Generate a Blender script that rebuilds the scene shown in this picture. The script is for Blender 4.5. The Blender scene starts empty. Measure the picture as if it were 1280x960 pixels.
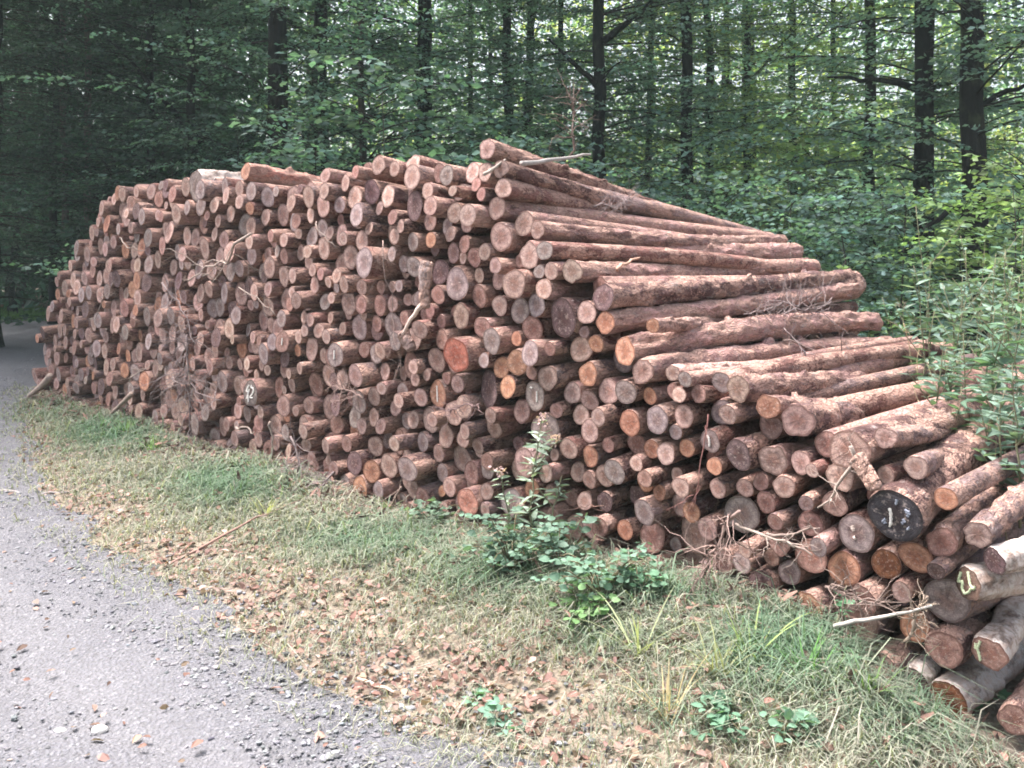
import bpy, math, random
import numpy as np
from math import sin, cos, pi, radians

SEED = 7
HAZE = .0014
RNG = np.random.RandomState(SEED)
scene = bpy.context.scene
COL = scene.collection
F = 1108.0                 # focal length of the photograph in its own pixels
HOR = 300.0                # its horizon line
EYE = 1.6
K = 4.25                   # the pile's face is the vertical plane x + y = K
S2 = math.sqrt(2.0)
AX = np.array([1, 1, 0]) / S2       # the way the logs lie
ES = np.array([1, -1, 0]) / S2      # along the face

# ------------------------------------------------------------------ helpers
def link(o):
    COL.objects.link(o); return o

def tag(o, label=None, cat=None, group=None, kind=None):
    if label: o['label'] = label
    if cat: o['category'] = cat
    if group: o['group'] = group
    if kind: o['kind'] = kind
    return o

def empty(name, loc, label, cat, group=None):
    o = bpy.data.objects.new(name, None)
    o.empty_display_size = 0.05
    o.location = [float(v) for v in loc]
    return tag(link(o), label, cat, group)

def make_mesh(name, V, faces, mats, fmat=None, attrs=None, smooth=True):
    """V: n x 3; faces: list of int arrays (m x k); fmat: one material index (or array) per block."""
    me = bpy.data.meshes.new(name)
    V = np.asarray(V, dtype=np.float32)
    me.vertices.add(len(V)); me.vertices.foreach_set('co', V.ravel())
    faces = [np.asarray(f, dtype=np.int32) for f in faces if len(f)]
    tot = np.concatenate([np.full(len(f), f.shape[1], dtype=np.int32) for f in faces])
    loops = np.concatenate([f.ravel() for f in faces])
    me.loops.add(len(loops)); me.loops.foreach_set('vertex_index', loops)
    start = np.concatenate([[0], np.cumsum(tot)[:-1]]).astype(np.int32)
    me.polygons.add(len(tot)); me.polygons.foreach_set('loop_start', start)
    if fmat is not None:
        mi = np.concatenate([np.full(len(f), m, dtype=np.int32) if np.isscalar(m) else np.asarray(m, dtype=np.int32)
                             for f, m in zip(faces, fmat)])
        me.polygons.foreach_set('material_index', mi)
    me.polygons.foreach_set('use_smooth', np.full(len(tot), bool(smooth)))
    for m in mats: me.materials.append(m)
    me.update(calc_edges=True)
    for k, (typ, data) in (attrs or {}).items():
        a = me.attributes.new(k, typ, 'POINT')
        data = np.asarray(data, dtype=np.float32)
        if typ == 'FLOAT_COLOR':
            if data.shape[1] == 3: data = np.concatenate([data, np.ones((len(data), 1), np.float32)], axis=1)
            a.data.foreach_set('color', data.ravel())
        elif typ == 'FLOAT_VECTOR': a.data.foreach_set('vector', data.ravel())
        else: a.data.foreach_set('value', data.ravel())
    return me

def obj(name, me, parent=None, loc=None):
    o = bpy.data.objects.new(name, me); link(o)
    if parent is not None: o.parent = parent
    if loc is not None: o.location = [float(v) for v in loc]
    return o

class MB:
    """Collects blocks of vertices and faces for one mesh."""
    def __init__(s): s.V = []; s.n = 0; s.F = {}; s.A = {}; s.typ = {}
    def add(s, V, faces, mat=0, **attrs):
        V = np.asarray(V, dtype=float)
        for f in faces:
            f = np.asarray(f)
            if len(f): s.F.setdefault((f.shape[1], mat), []).append(f + s.n)
        for k, d in attrs.items():
            d = np.asarray(d, dtype=float)
            if d.ndim == 1: d = np.tile(d, (len(V), 1))
            s.A.setdefault(k, []).append(d)
        s.V.append(V); s.n += len(V)
    def mesh(s, name, mats, smooth=True, off=None, types=None):
        V = np.concatenate(s.V)
        if off is not None: V = V - np.asarray(off)
        fs, fm = [], []
        for (k, m), lst in s.F.items():
            fs.append(np.concatenate(lst)); fm.append(m)
        at = {}
        for k, lst in s.A.items():
            at[k] = ((types or {}).get(k, 'FLOAT_COLOR'), np.concatenate(lst))
        return make_mesh(name, V, fs, mats, fm, at, smooth)

def norm(v):
    v = np.asarray(v, float); return v / (np.linalg.norm(v, axis=-1, keepdims=True) + 1e-12)

def tube(pts, rad, sides=5, cap=True):
    pts = np.asarray(pts, float); n = len(pts)
    rad = np.broadcast_to(np.asarray(rad, float), (n,))
    tan = norm(np.gradient(pts, axis=0))
    up = np.array([0, 0, 1.0]) if abs(tan[:, 2]).mean() < .8 else np.array([1.0, 0.2, 0])
    a = norm(np.cross(tan, up)); b = np.cross(tan, a)
    th = np.arange(sides) * 2 * pi / sides
    V = pts[:, None, :] + rad[:, None, None] * (np.cos(th)[None, :, None] * a[:, None, :] + np.sin(th)[None, :, None] * b[:, None, :])
    V = V.reshape(-1, 3)
    i = np.arange(n - 1)[:, None] * sides; j = np.arange(sides)[None, :]; j2 = (j + 1) % sides
    q = np.stack([i + j, i + sides + j, i + sides + j2, i + j2], axis=-1).reshape(-1, 4)
    fs = [q]
    if cap:
        fs.append(np.arange(sides)[None, :]); fs.append((np.arange(sides)[::-1] + (n - 1) * sides)[None, :])
    return V, fs

def at(px, py, p=0.0):
    """The point of the face plane (pushed p metres into the pile) seen at a place of the photograph."""
    u = (px - 640) / F
    y = (K + S2 * p) / (1 + u)
    return np.array([u * y, y, EYE + (HOR - py) * y / F])

def atd(px, py, y):
    return np.array([(px - 640) / F * y, y, EYE + (HOR - py) * y / F])

# ------------------------------------------------------------------ node helpers
class NT:
    def __init__(s, name):
        s.m = bpy.data.materials.new(name); s.m.use_nodes = True
        s.t = s.m.node_tree; s.t.nodes.clear()
        s.out = s.t.nodes.new('ShaderNodeOutputMaterial')
    def n(s, typ, **kw):
        nd = s.t.nodes.new(typ)
        for k, v in kw.items(): setattr(nd, k, v)
        return nd
    def set(s, sock, v):
        if isinstance(v, bpy.types.NodeSocket): s.t.links.new(v, sock)
        elif isinstance(v, (tuple, list)) and len(v) == 3 and sock.type == 'RGBA': sock.default_value = (*v, 1)
        else: sock.default_value = v
    def attr(s, name, out='Color'):
        return s.n('ShaderNodeAttribute', attribute_name=name).outputs[out]
    def noise(s, vec, scale, detail=4, rough=.6, dist=0, out='Fac'):
        nd = s.n('ShaderNodeTexNoise'); s.set(nd.inputs['Vector'], vec)
        nd.inputs['Scale'].default_value = scale; nd.inputs['Detail'].default_value = detail
        nd.inputs['Roughness'].default_value = rough; nd.inputs['Distortion'].default_value = dist
        return nd.outputs[out]
    def voro(s, vec, scale, feature='F1', out='Distance'):
        nd = s.n('ShaderNodeTexVoronoi', feature=feature); s.set(nd.inputs['Vector'], vec)
        nd.inputs['Scale'].default_value = scale
        return nd.outputs[out]
    def map(s, vec, scale=(1, 1, 1), loc=(0, 0, 0)):
        nd = s.n('ShaderNodeMapping'); s.set(nd.inputs['Vector'], vec)
        nd.inputs['Scale'].default_value = scale; nd.inputs['Location'].default_value = loc
        return nd.outputs[0]
    def ramp(s, fac, stops):
        nd = s.n('ShaderNodeValToRGB'); s.set(nd.inputs[0], fac)
        el = nd.color_ramp.elements
        while len(el) < len(stops): el.new(.5)
        for e, (p, c) in zip(el, stops):
            e.position = p; e.color = (*c, 1) if not np.isscalar(c) else (c, c, c, 1)
        return nd.outputs[0]
    def mix(s, fac, a, b, blend='MIX'):
        nd = s.n('ShaderNodeMix', data_type='RGBA', blend_type=blend)
        s.set(nd.inputs[0], fac); s.set(nd.inputs[6], a); s.set(nd.inputs[7], b)
        return nd.outputs[2]
    def math(s, op, a, b=None, c=None):
        nd = s.n('ShaderNodeMath', operation=op); s.set(nd.inputs[0], a)
        if b is not None: s.set(nd.inputs[1], b)
        if c is not None: s.set(nd.inputs[2], c)
        return nd.outputs[0]
    def bump(s, h, strength=.5, dist=.01):
        nd = s.n('ShaderNodeBump'); s.set(nd.inputs['Height'], h)
        nd.inputs['Strength'].default_value = strength; nd.inputs['Distance'].default_value = dist
        return nd.outputs[0]
    def principled(s, col, rough=.8, normal=None, spec=.3):
        nd = s.n('ShaderNodeBsdfPrincipled'); s.set(nd.inputs['Base Color'], col)
        s.set(nd.inputs['Roughness'], rough); nd.inputs['Specular IOR Level'].default_value = spec
        if normal is not None: s.set(nd.inputs['Normal'], normal)
        return nd.outputs[0]
    def done(s, sh):
        s.t.links.new(sh, s.out.inputs[0]); return s.m

def mat_bark():
    t = NT('pine_bark'); lp = t.attr('lp', 'Vector'); tint = t.attr('tint')
    wv = t.n('ShaderNodeVectorMath', operation='MULTIPLY_ADD')
    t.set(wv.inputs[0], t.noise(lp, 18, 3, .6, 0, 'Color')); t.set(wv.inputs[1], (.05, .05, .05)); t.set(wv.inputs[2], lp)
    v = t.map(wv.outputs[0], (1, 1, .3))
    plates = t.voro(v, 60, 'DISTANCE_TO_EDGE')
    n1 = t.noise(v, 26, 7, .75); n2 = t.noise(t.map(lp, (1, 1, .6)), 9, 5, .65, .6); n3 = t.noise(t.map(lp, (1, 1, .5), (5, 3, 1)), 110, 3, .7)
    c = t.mix(t.ramp(n1, [(.34, 0.0), (.64, 1.0)]), t.mix(1, tint, (.34, .28, .29), 'MULTIPLY'), t.mix(1, tint, (1.35, 1.25, 1.24), 'MULTIPLY'))
    flake = t.ramp(t.math('ADD', n2, t.math('MULTIPLY', n3, .45)), [(.67, 0.0), (.74, 1.0)])
    c = t.mix(t.math('MULTIPLY', flake, .85), c, t.mix(t.noise(lp, 60, 3), (.60, .38, .31), (.42, .27, .23)))
    grey = t.ramp(t.noise(t.map(lp, (1, 1, .6), (9, 1, 4)), 20, 5, .75), [(.56, 0.0), (.66, 1.0)])
    c = t.mix(t.math('MULTIPLY', grey, .6), c, t.mix(n3, (.24, .20, .20), (.46, .40, .39)))
    dk = t.ramp(t.noise(t.map(lp, (1, 1, .45), (2, 8, 4)), 13, 6, .7), [(.56, 0.0), (.64, 1.0)])
    c = t.mix(t.math('MULTIPLY', dk, .7), c, (.085, .045, .042))
    fis = t.ramp(plates, [(.0, 0.0), (.16, 1.0)])
    c = t.mix(t.math('MULTIPLY', t.math('SUBTRACT', 1.0, fis), t.math('MULTIPLY', t.ramp(n2, [(.4, 0.0), (.6, 1.0)]), .45)), c, (.05, .028, .025))
    h = t.math('ADD', t.math('MULTIPLY', fis, .35), t.math('ADD', t.math('MULTIPLY', n1, 1.3), t.math('ADD', t.math('MULTIPLY', flake, .5), t.math('MULTIPLY', n3, .6))))
    return t.done(t.principled(c, .85, t.bump(h, 1.0, .014), .2))

def mat_birch():
    t = NT('birch_bark'); lp = t.attr('lp', 'Vector'); tint = t.attr('tint')
    band = t.noise(t.map(lp, (6, 6, 40)), 1.3, 4, .6)
    blot = t.noise(t.map(lp, (1, 1, .7), (3, 1, 8)), 14, 6, .7)
    c = t.mix(t.ramp(band, [(.56, 0.0), (.66, 1.0)]), tint, (.20, .16, .14))
    c = t.mix(t.ramp(blot, [(.50, 0.0), (.62, 1.0)]), c, (.085, .06, .052))
    c = t.mix(t.ramp(t.noise(lp, 50, 4), [(.40, 0.0), (.68, .75)]), c, (.30, .215, .18))
    return t.done(t.principled(c, .7, t.bump(t.math('SUBTRACT', band, t.math('MULTIPLY', blot, 2)), .6, .01), .3))

def mat_end():
    t = NT('sawn_end_grain'); cp = t.attr('cp', 'Vector'); tint = t.attr('tint')
    sp = t.n('ShaderNodeSeparateXYZ'); t.set(sp.inputs[0], cp)
    x, y, sd = sp.outputs
    xy = t.n('ShaderNodeCombineXYZ'); t.set(xy.inputs[0], x); t.set(xy.inputs[1], y)
    ln = t.n('ShaderNodeVectorMath', operation='LENGTH'); t.set(ln.inputs[0], xy.outputs[0]); rho = ln.outputs['Value']
    nr = t.n('ShaderNodeVectorMath', operation='NORMALIZE'); t.set(nr.inputs[0], xy.outputs[0])
    ad = t.n('ShaderNodeCombineXYZ'); t.set(ad.inputs[2], sd)
    ang = t.n('ShaderNodeVectorMath', operation='ADD'); t.set(ang.inputs[0], nr.outputs[0]); t.set(ang.inputs[1], ad.outputs[0])
    warp = t.noise(cp, 2.2, 3, .6)
    r2 = t.math('ADD', rho, t.math('MULTIPLY', t.math('SUBTRACT', warp, .5), .45))
    ring = t.math('SINE', t.math('MULTIPLY', r2, 62))
    heart = t.ramp(r2, [(.30, 1.0), (.62, 0.0)])
    c = t.mix(t.math('MULTIPLY', heart, .75), tint, t.mix(1, tint, (.80, .55, .45), 'MULTIPLY'))
    c = t.mix(t.math('MULTIPLY', t.math('ADD', ring, 1.0), .27), c, t.mix(1, tint, (.5, .45, .42), 'MULTIPLY'))
    sap = t.ramp(r2, [(.55, 0.0), (.68, 1.0), (.82, .6)])
    c = t.mix(t.math('MULTIPLY', sap, .35), c, t.mix(1, tint, (1.45, 1.4, 1.3), 'MULTIPLY'))
    dirt = t.noise(cp, 3.4, 6, .72)
    c = t.mix(t.ramp(dirt, [(.42, 0.0), (.66, .9)]), c, t.mix(1, tint, (.40, .37, .38), 'MULTIPLY'))
    pale = t.noise(t.map(cp, (1, 1, 1), (4, 7, 2)), 5, 5, .7)
    c = t.mix(t.ramp(pale, [(.54, 0.0), (.70, .55)]), c, (.52, .42, .38))
    crk = t.noise(ang.outputs[0], 4.2, 2, .5)
    crk = t.ramp(crk, [(.465, 0.0), (.5, 1.0), (.535, 0.0)])
    crk = t.math('MULTIPLY', crk, t.ramp(rho, [(.05, .9), (.8, .25)]))
    c = t.mix(t.math('MULTIPLY', crk, .8), c, (.04, .025, .02))
    rim = t.ramp(t.math('ADD', rho, t.math('MULTIPLY', t.math('SUBTRACT', t.noise(cp, 9, 3), .5), .10)), [(.84, 0.0), (.92, 1.0)])
    c = t.mix(t.math('MULTIPLY', rim, .8), c, t.mix(1, tint, (.36, .30, .28), 'MULTIPLY'))
    h = t.math('ADD', t.math('MULTIPLY', ring, .12), t.math('ADD', dirt, t.math('MULTIPLY', crk, -1.0)))
    return t.done(t.principled(c, .8, t.bump(h, .5, .006), .25))

def mat_leaf(name, trans=.35, rough=.55):
    t = NT(name); tint = t.attr('tint')
    geo = t.n('ShaderNodeNewGeometry')
    c = t.mix(t.math('MULTIPLY', geo.outputs['Random Per Island'], .5), tint, t.mix(1, tint, (.55, .62, .6), 'MULTIPLY'))
    p = t.principled(c, rough, None, .35)
    tr = t.n('ShaderNodeBsdfTranslucent'); t.set(tr.inputs[0], t.mix(1, c, (1.5, 1.6, .8), 'MULTIPLY'))
    mx = t.n('ShaderNodeMixShader'); mx.inputs[0].default_value = trans
    t.t.links.new(p, mx.inputs[1]); t.t.links.new(tr.outputs[0], mx.inputs[2])
    return t.done(mx.outputs[0])

def mat_plain(name, rough=.85, nscale=40, amt=.5):
    t = NT(name); tint = t.attr('tint')
    tc = t.n('ShaderNodeTexCoord').outputs['Object']
    n = t.noise(tc, nscale, 4, .65)
    c = t.mix(t.ramp(n, [(.35, 0.0), (.7, amt)]), tint, t.mix(1, tint, (.4, .4, .4), 'MULTIPLY'))
    return t.done(t.principled(c, rough, t.bump(n, .5, .01), .2))

def mat_trunk():
    t = NT('tree_bark'); tint = t.attr('tint')
    tc = t.n('ShaderNodeTexCoord').outputs['Object']
    v = t.map(tc, (1, 1, .25))
    n = t.noise(v, 26, 6, .7); m = t.noise(t.map(tc, (1, 1, .6), (3, 4, 5)), 5, 4, .6)
    c = t.mix(t.ramp(n, [(.32, 0.0), (.7, 1.0)]), t.mix(1, tint, (.4, .4, .42), 'MULTIPLY'), t.mix(1, tint, (1.3, 1.3, 1.25), 'MULTIPLY'))
    c = t.mix(t.ramp(m, [(.55, 0.0), (.68, .6)]), c, (.05, .07, .035))
    return t.done(t.principled(c, .9, t.bump(n, 1.0, .03), .15))

def mat_soil():
    t = NT('verge_soil')
    tc = t.n('ShaderNodeTexCoord').outputs['Object']
    a = t.noise(tc, 1.3, 5, .6); b = t.noise(tc, 24, 6, .75); d = t.voro(tc, 40)
    c = t.mix(t.ramp(a, [(.4, 0.0), (.6, 1.0)]), (.20, .155, .125), (.165, .155, .11))
    c = t.mix(t.ramp(b, [(.35, 0.0), (.7, .9)]), c, (.235, .195, .17))
    c = t.mix(t.ramp(d, [(.0, .55), (.35, 0.0)]), c, (.06, .045, .03))
    return t.done(t.principled(c, .95, t.bump(t.math('ADD', b, d), .8, .02), .1))

def mat_road():
    t = NT('gravel_road')
    tc = t.n('ShaderNodeTexCoord').outputs['Object']
    a = t.noise(tc, 1.1, 4, .6); b = t.noise(tc, 60, 5, .75); d = t.voro(tc, 75); d2 = t.voro(t.map(tc, (1, 1, 1), (3, 5, 1)), 85, 'F1', 'Color')
    c = t.mix(t.ramp(a, [(.36, 0.0), (.64, 1.0)]), (.112, .115, .134), (.158, .160, .180))
    c = t.mix(t.math('MULTIPLY', t.attr('track_tone', 'Fac'), .45), c, (.205, .205, .222))  # mixes in a paler tone along the two wheel tracks
    c = t.mix(t.ramp(b, [(.3, 0.0), (.72, 1.0)]), t.mix(1, c, (.70, .69, .70), 'MULTIPLY'), t.mix(1, c, (1.2, 1.2, 1.22), 'MULTIPLY'))
    sp = t.n('ShaderNodeSeparateColor'); t.set(sp.inputs[0], d2)
    c = t.mix(t.ramp(sp.outputs[0], [(.84, 0.0), (.90, .45)]), c, (.27, .27, .29))
    c = t.mix(t.ramp(sp.outputs[1], [(.82, 0.0), (.88, .55)]), c, (.10, .10, .108))
    c = t.mix(t.ramp(d, [(.25, 0.0), (.6, .5)]), c, (.12, .118, .126))
    return t.done(t.principled(c, .95, t.bump(t.math('SUBTRACT', b, d), .8, .012), .15))

M = dict(bark=mat_bark(), birch=mat_birch(), end=mat_end(), leaf=mat_leaf('beech_leaf', .45), weed=mat_leaf('weed_leaf', .28),
         needle=mat_leaf('spruce_needle', .1, .6), grass=mat_leaf('grass_blade', .3, .7), litter=mat_leaf('dead_leaf', .15, .8),
         twig=mat_plain('dead_twig', .85, 60, .5), trunk=mat_trunk(), soil=mat_soil(), road=mat_road(),
         stone=mat_plain('stone', .9, 90, .6), paint=mat_plain('sprayed_paint', .7, 160, .45))

# ------------------------------------------------------------------ ground
def sstep(a, b, x):
    t = np.clip((x - a) / (b - a), 0, 1); return t * t * (3 - 2 * t)

_gr = np.random.RandomState(3)
_GW = [(_gr.uniform(-1, 1, 2) * f, _gr.uniform(0, 6.28), amp) for f, amp in ((1.2, .012), (1.6, .012), (2.9, .010), (4.1, .008), (6.5, .006), (9, .005))]
EDGE = np.array([(3.2, -1.2), (1.3, 1.25), (.5, 2.1), (-.05, 2.69), (-1.68, 4.22), (-2.62, 5.25), (-3.55, 6.6), (-4.6, 8.4), (-5.65, 11), (-6.3, 14), (-6.2, 17.6)])

def edge_x(y):
    return np.interp(y, EDGE[:, 1], EDGE[:, 0])

def on_road(x, y):
    """Metres inside the road's right edge (positive on the road)."""
    return np.minimum((edge_x(y) - x) * .72, 17.4 - y)

def ground_z(x, y):
    x = np.asarray(x, float); y = np.asarray(y, float)
    n = sum(a * np.sin(x * w[0] * 3 + y * w[1] * 3 + p) for w, p, a in _GW)
    px = np.interp(x / np.maximum(y, .5) * F + 640, [0, 60, 200, 370, 540, 700, 900, 1060, 1180, 1300], [.03, .08, .11, .15, .14, .22, .29, .26, .07, .0])
    c = x + y
    rise = px * sstep(2.65, 3.95, c) * (1 - sstep(4.15, 4.9, c) * .85)
    rise = np.where((y > .5), rise, 0)
    rd = sstep(.25, -.15, -on_road(x, y))
    return rise + n * (1 - .75 * rd) - .02 * rd

def grid_mesh(name, xs, ys, zf, mat):
    X, Y = np.meshgrid(xs, ys)
    V = np.stack([X, Y, zf(X, Y)], axis=-1).reshape(-1, 3)
    nx, ny = len(xs), len(ys)
    i = (np.arange(ny - 1)[:, None] * nx + np.arange(nx - 1)[None, :])
    q = np.stack([i, i + 1, i + nx + 1, i + nx], axis=-1).reshape(-1, 4)
    return make_mesh(name, V, [q], [mat])

gx = np.concatenate([np.linspace(-90, -13, 10), np.arange(-12.5, 8, .09), np.linspace(9, 90, 10)])
gy = np.concatenate([np.linspace(-60, -3, 8), np.arange(-2.5, 22, .09), np.linspace(23, 90, 10)])
tag(obj('forest_floor', grid_mesh('forest_floor', gx, gy, ground_z, M['soil'])), kind='structure')

def ruts(w):
    """Two wheel tracks pressed into the road, w metres from its right edge."""
    return np.exp(-((w - .95) / .26) ** 2) + np.exp(-((w - 2.55) / .28) ** 2)

def road_mesh():
    ys = np.concatenate([np.linspace(-58, -2, 12), np.arange(-1.6, 17.5, .09)])
    r = np.random.RandomState(5)
    wob = np.interp(ys, np.arange(-60, 20, .3), r.normal(0, .09, 267))
    wob += np.interp(ys, np.arange(-60, 20, .09), r.normal(0, .035, 889)[:889])
    ex = np.where(ys < -1.2, 3.2 - (ys + 1.2) * .9, edge_x(ys)) + wob
    w = np.concatenate([np.linspace(0, 1.2, 22), np.linspace(1.3, 5.2, 40)])
    X = ex[:, None] - w[None, :]; Y = np.repeat(ys[:, None], len(w), axis=1)
    Z = ground_z(X, Y) + .004 + np.minimum(w[None, :], .3) * .06 - .02 * ruts(w)[None, :]
    track_tone = np.repeat((ruts(w) * np.clip(w / .3, 0, 1))[None, :], len(ys), axis=0)
    V = np.stack([X, Y, Z], axis=-1).reshape(-1, 3); nx = len(w)
    i = (np.arange(len(ys) - 1)[:, None] * nx + np.arange(nx - 1)[None, :])
    q = np.stack([i, i + nx, i + nx + 1, i + 1], axis=-1).reshape(-1, 4)
    return make_mesh('road', V, [q], [M['road']], None, {'track_tone': ('FLOAT', track_tone.ravel())})
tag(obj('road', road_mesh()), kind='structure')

# ------------------------------------------------------------------ log ends read off the photograph
# crop origin -> "x,y,half height,colour[,landmark]" in quarter pixels of the photograph
ENDS = {
 (480, 360): """90,60,38,T;95,150,45,R;275,150,40,R;385,140,75,P,ringed;560,90,62,T;495,195,60,R;650,255,45,O;725,205,70,R;895,150,110,D,rough;
 860,300,40,R;1050,280,55,O;1265,410,60,P,yellow;295,250,60,R;435,325,95,B,orange;265,360,70,T;185,390,45,T;685,370,72,O;
 160,455,45,P;270,530,84,N,stripe;395,475,55,P;525,505,105,D,slant;850,445,68,T;1020,430,70,O,salmon;755,540,80,G,dash;1005,565,60,T;1210,520,72,G;
 665,620,70,T;360,625,68,T;870,610,45,R;955,640,60,P;1115,635,50,T;1230,675,75,O,heart;1045,710,65,T;135,660,55,P;40,600,50,T;120,765,42,P;
 285,745,65,T;405,750,55,T;470,705,45,T;550,700,58,T;500,785,50,T;935,800,65,T;1020,845,60,O;1120,785,45,R;25,890,70,P,rings;190,890,75,G,wide;
 565,855,50,R;430,930,70,R;855,915,50,P;950,925,55,T;1180,910,70,G;680,840,50,R""",
 (760, 380): """300,440,45,R;245,580,80,G,star;385,560,65,T;610,550,58,T;510,685,68,G,curve;685,745,85,D;200,730,55,O;375,725,55,O;540,810,50,O;
 885,910,65,P;235,870,50,R;305,865,42,P;400,905,60,T;655,930,55,T;765,890,50,R;530,930,55,T;255,930,45,O;1050,820,40,T""",
 (960, 480): """225,580,45,T;740,415,65,T,weedy;610,490,55,T;700,625,150,C,black;440,745,105,G,chips;895,570,65,O;515,580,60,R;60,690,50,R;215,860,98,R,red;590,900,85,K,shade;880,910,50,D;30,840,50,R""",
 (240, 400): """280,120,60,T;345,150,38,T;405,165,62,G,grey;500,105,60,R,brown;595,145,65,T;645,50,45,P;700,80,45,T;740,45,40,T;695,190,50,R;765,170,70,G,greystripe;
 855,150,45,R;975,150,50,T;310,215,38,P;210,225,35,T;240,265,30,R;380,250,35,P;345,225,35,T;435,250,50,T;510,265,30,T;755,295,55,P;880,270,65,T;945,260,50,P;
 700,310,50,D;340,360,70,G,digits;395,340,60,R;265,335,45,T;165,310,60,G;115,360,45,T;120,405,30,R;705,425,65,D;765,400,50,R;850,410,65,G;930,380,55,T;780,480,65,G;
 850,530,48,T;895,485,55,P;950,530,45,T;1000,430,65,T;1040,510,50,G;485,430,60,T;515,450,30,P;405,435,30,P;80,460,50,G;165,400,45,T;220,455,50,T;330,515,50,R;
 250,590,45,T;300,640,50,T;245,690,35,G;360,720,55,R;180,640,55,G;655,610,45,R;715,620,45,T;800,625,50,R;600,620,40,T;710,695,30,T;830,700,70,D;690,800,55,R;
 780,820,60,G;725,885,40,R;1060,810,45,T;150,640,45,T;430,610,45,T;470,560,45,G;560,700,40,T;430,690,40,R;500,650,40,T;610,730,40,R""",
 (480, 540): """225,320,60,R;330,275,55,T;410,220,62,R;100,255,45,T;470,330,78,N;130,410,70,R,trunk;290,465,50,R;950,480,65,P;1035,480,64,P,darkring;1205,490,58,O,gap;
 985,350,55,P;900,340,50,R;1225,330,60,D;1020,240,50,R;720,290,55,O;850,420,50,T;830,490,50,R;1100,350,60,D""",
 (280, 180): """355,295,52,T;435,355,45,P;195,365,50,T;45,260,55,T;115,290,45,T;525,310,65,P;600,305,50,G;550,160,45,T;615,195,52,T;690,140,40,R;765,110,50,T;855,115,45,T;
 1100,155,60,G;1195,140,60,P;820,260,65,P,broad;955,310,85,D,flaky;1050,235,50,T;1010,370,62,T;705,355,65,G;770,320,40,T;740,420,40,P;830,370,35,O;950,490,52,G;
 1040,480,45,O;1145,450,45,T;1110,545,58,T;1155,345,58,T;1265,355,65,T;870,460,50,T;590,455,65,P,hollow;640,470,40,P;770,590,85,G,blackbark;710,600,65,P;895,600,50,G;
 1165,700,100,G,worn;1075,760,55,R;570,620,60,T;530,690,35,P;630,690,50,P;590,645,45,T;715,715,45,T;780,720,40,R;845,715,35,T;460,630,38,T;400,695,38,P;370,655,45,P;
 390,590,50,T;235,615,60,P;300,660,60,T;170,490,42,P;215,480,45,R;265,460,40,R;315,480,45,T;300,560,45,R;405,470,60,G;490,420,50,G;430,535,40,P;160,570,25,O;60,555,60,T;
 30,620,60,G;85,500,45,R;675,785,40,R;715,800,50,R;780,800,60,R;890,780,40,T;890,870,50,R;225,725,45,T;165,740,50,T;350,745,38,P;410,780,50,T;485,790,50,G;545,770,35,T;
 405,865,38,P;455,880,40,T;760,900,50,R;520,870,35,T;580,920,40,P;480,925,40,P;1225,210,40,R;1210,520,50,R;1065,850,45,R;990,780,55,G;930,690,40,R""",
 (560, 160): """145,430,68,T;35,430,68,T;160,330,40,R;90,305,35,T;185,220,58,P,toprow;75,220,58,G;265,545,85,T,terrace;195,620,50,P;215,755,62,T;500,800,60,P;530,720,52,P;
 110,630,55,R;25,540,50,T;340,660,45,R""",
 (0, 200): """925,270,55,P,rim;1020,220,65,G;1170,175,55,T;1105,225,50,P;715,255,50,D;790,275,35,P;1065,280,30,R;740,380,45,P;620,270,62,T;1110,305,40,P;875,170,52,R;
 850,360,60,P;870,460,45,G;975,470,45,T;910,910,60,G;1245,920,50,P;1190,510,50,G;1060,370,45,T;1150,420,55,T;1045,555,50,T;950,590,50,T;1130,545,45,T;610,170,45,P,palecut;
 690,160,38,P;550,195,36,P;660,300,40,T;560,410,40,T;500,340,38,P;700,340,35,T;540,530,40,T;480,310,30,P;390,440,45,G;350,530,34,P;330,640,45,T;290,610,30,P;305,715,40,R""",
 (800, 600): """""",
}
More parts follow.
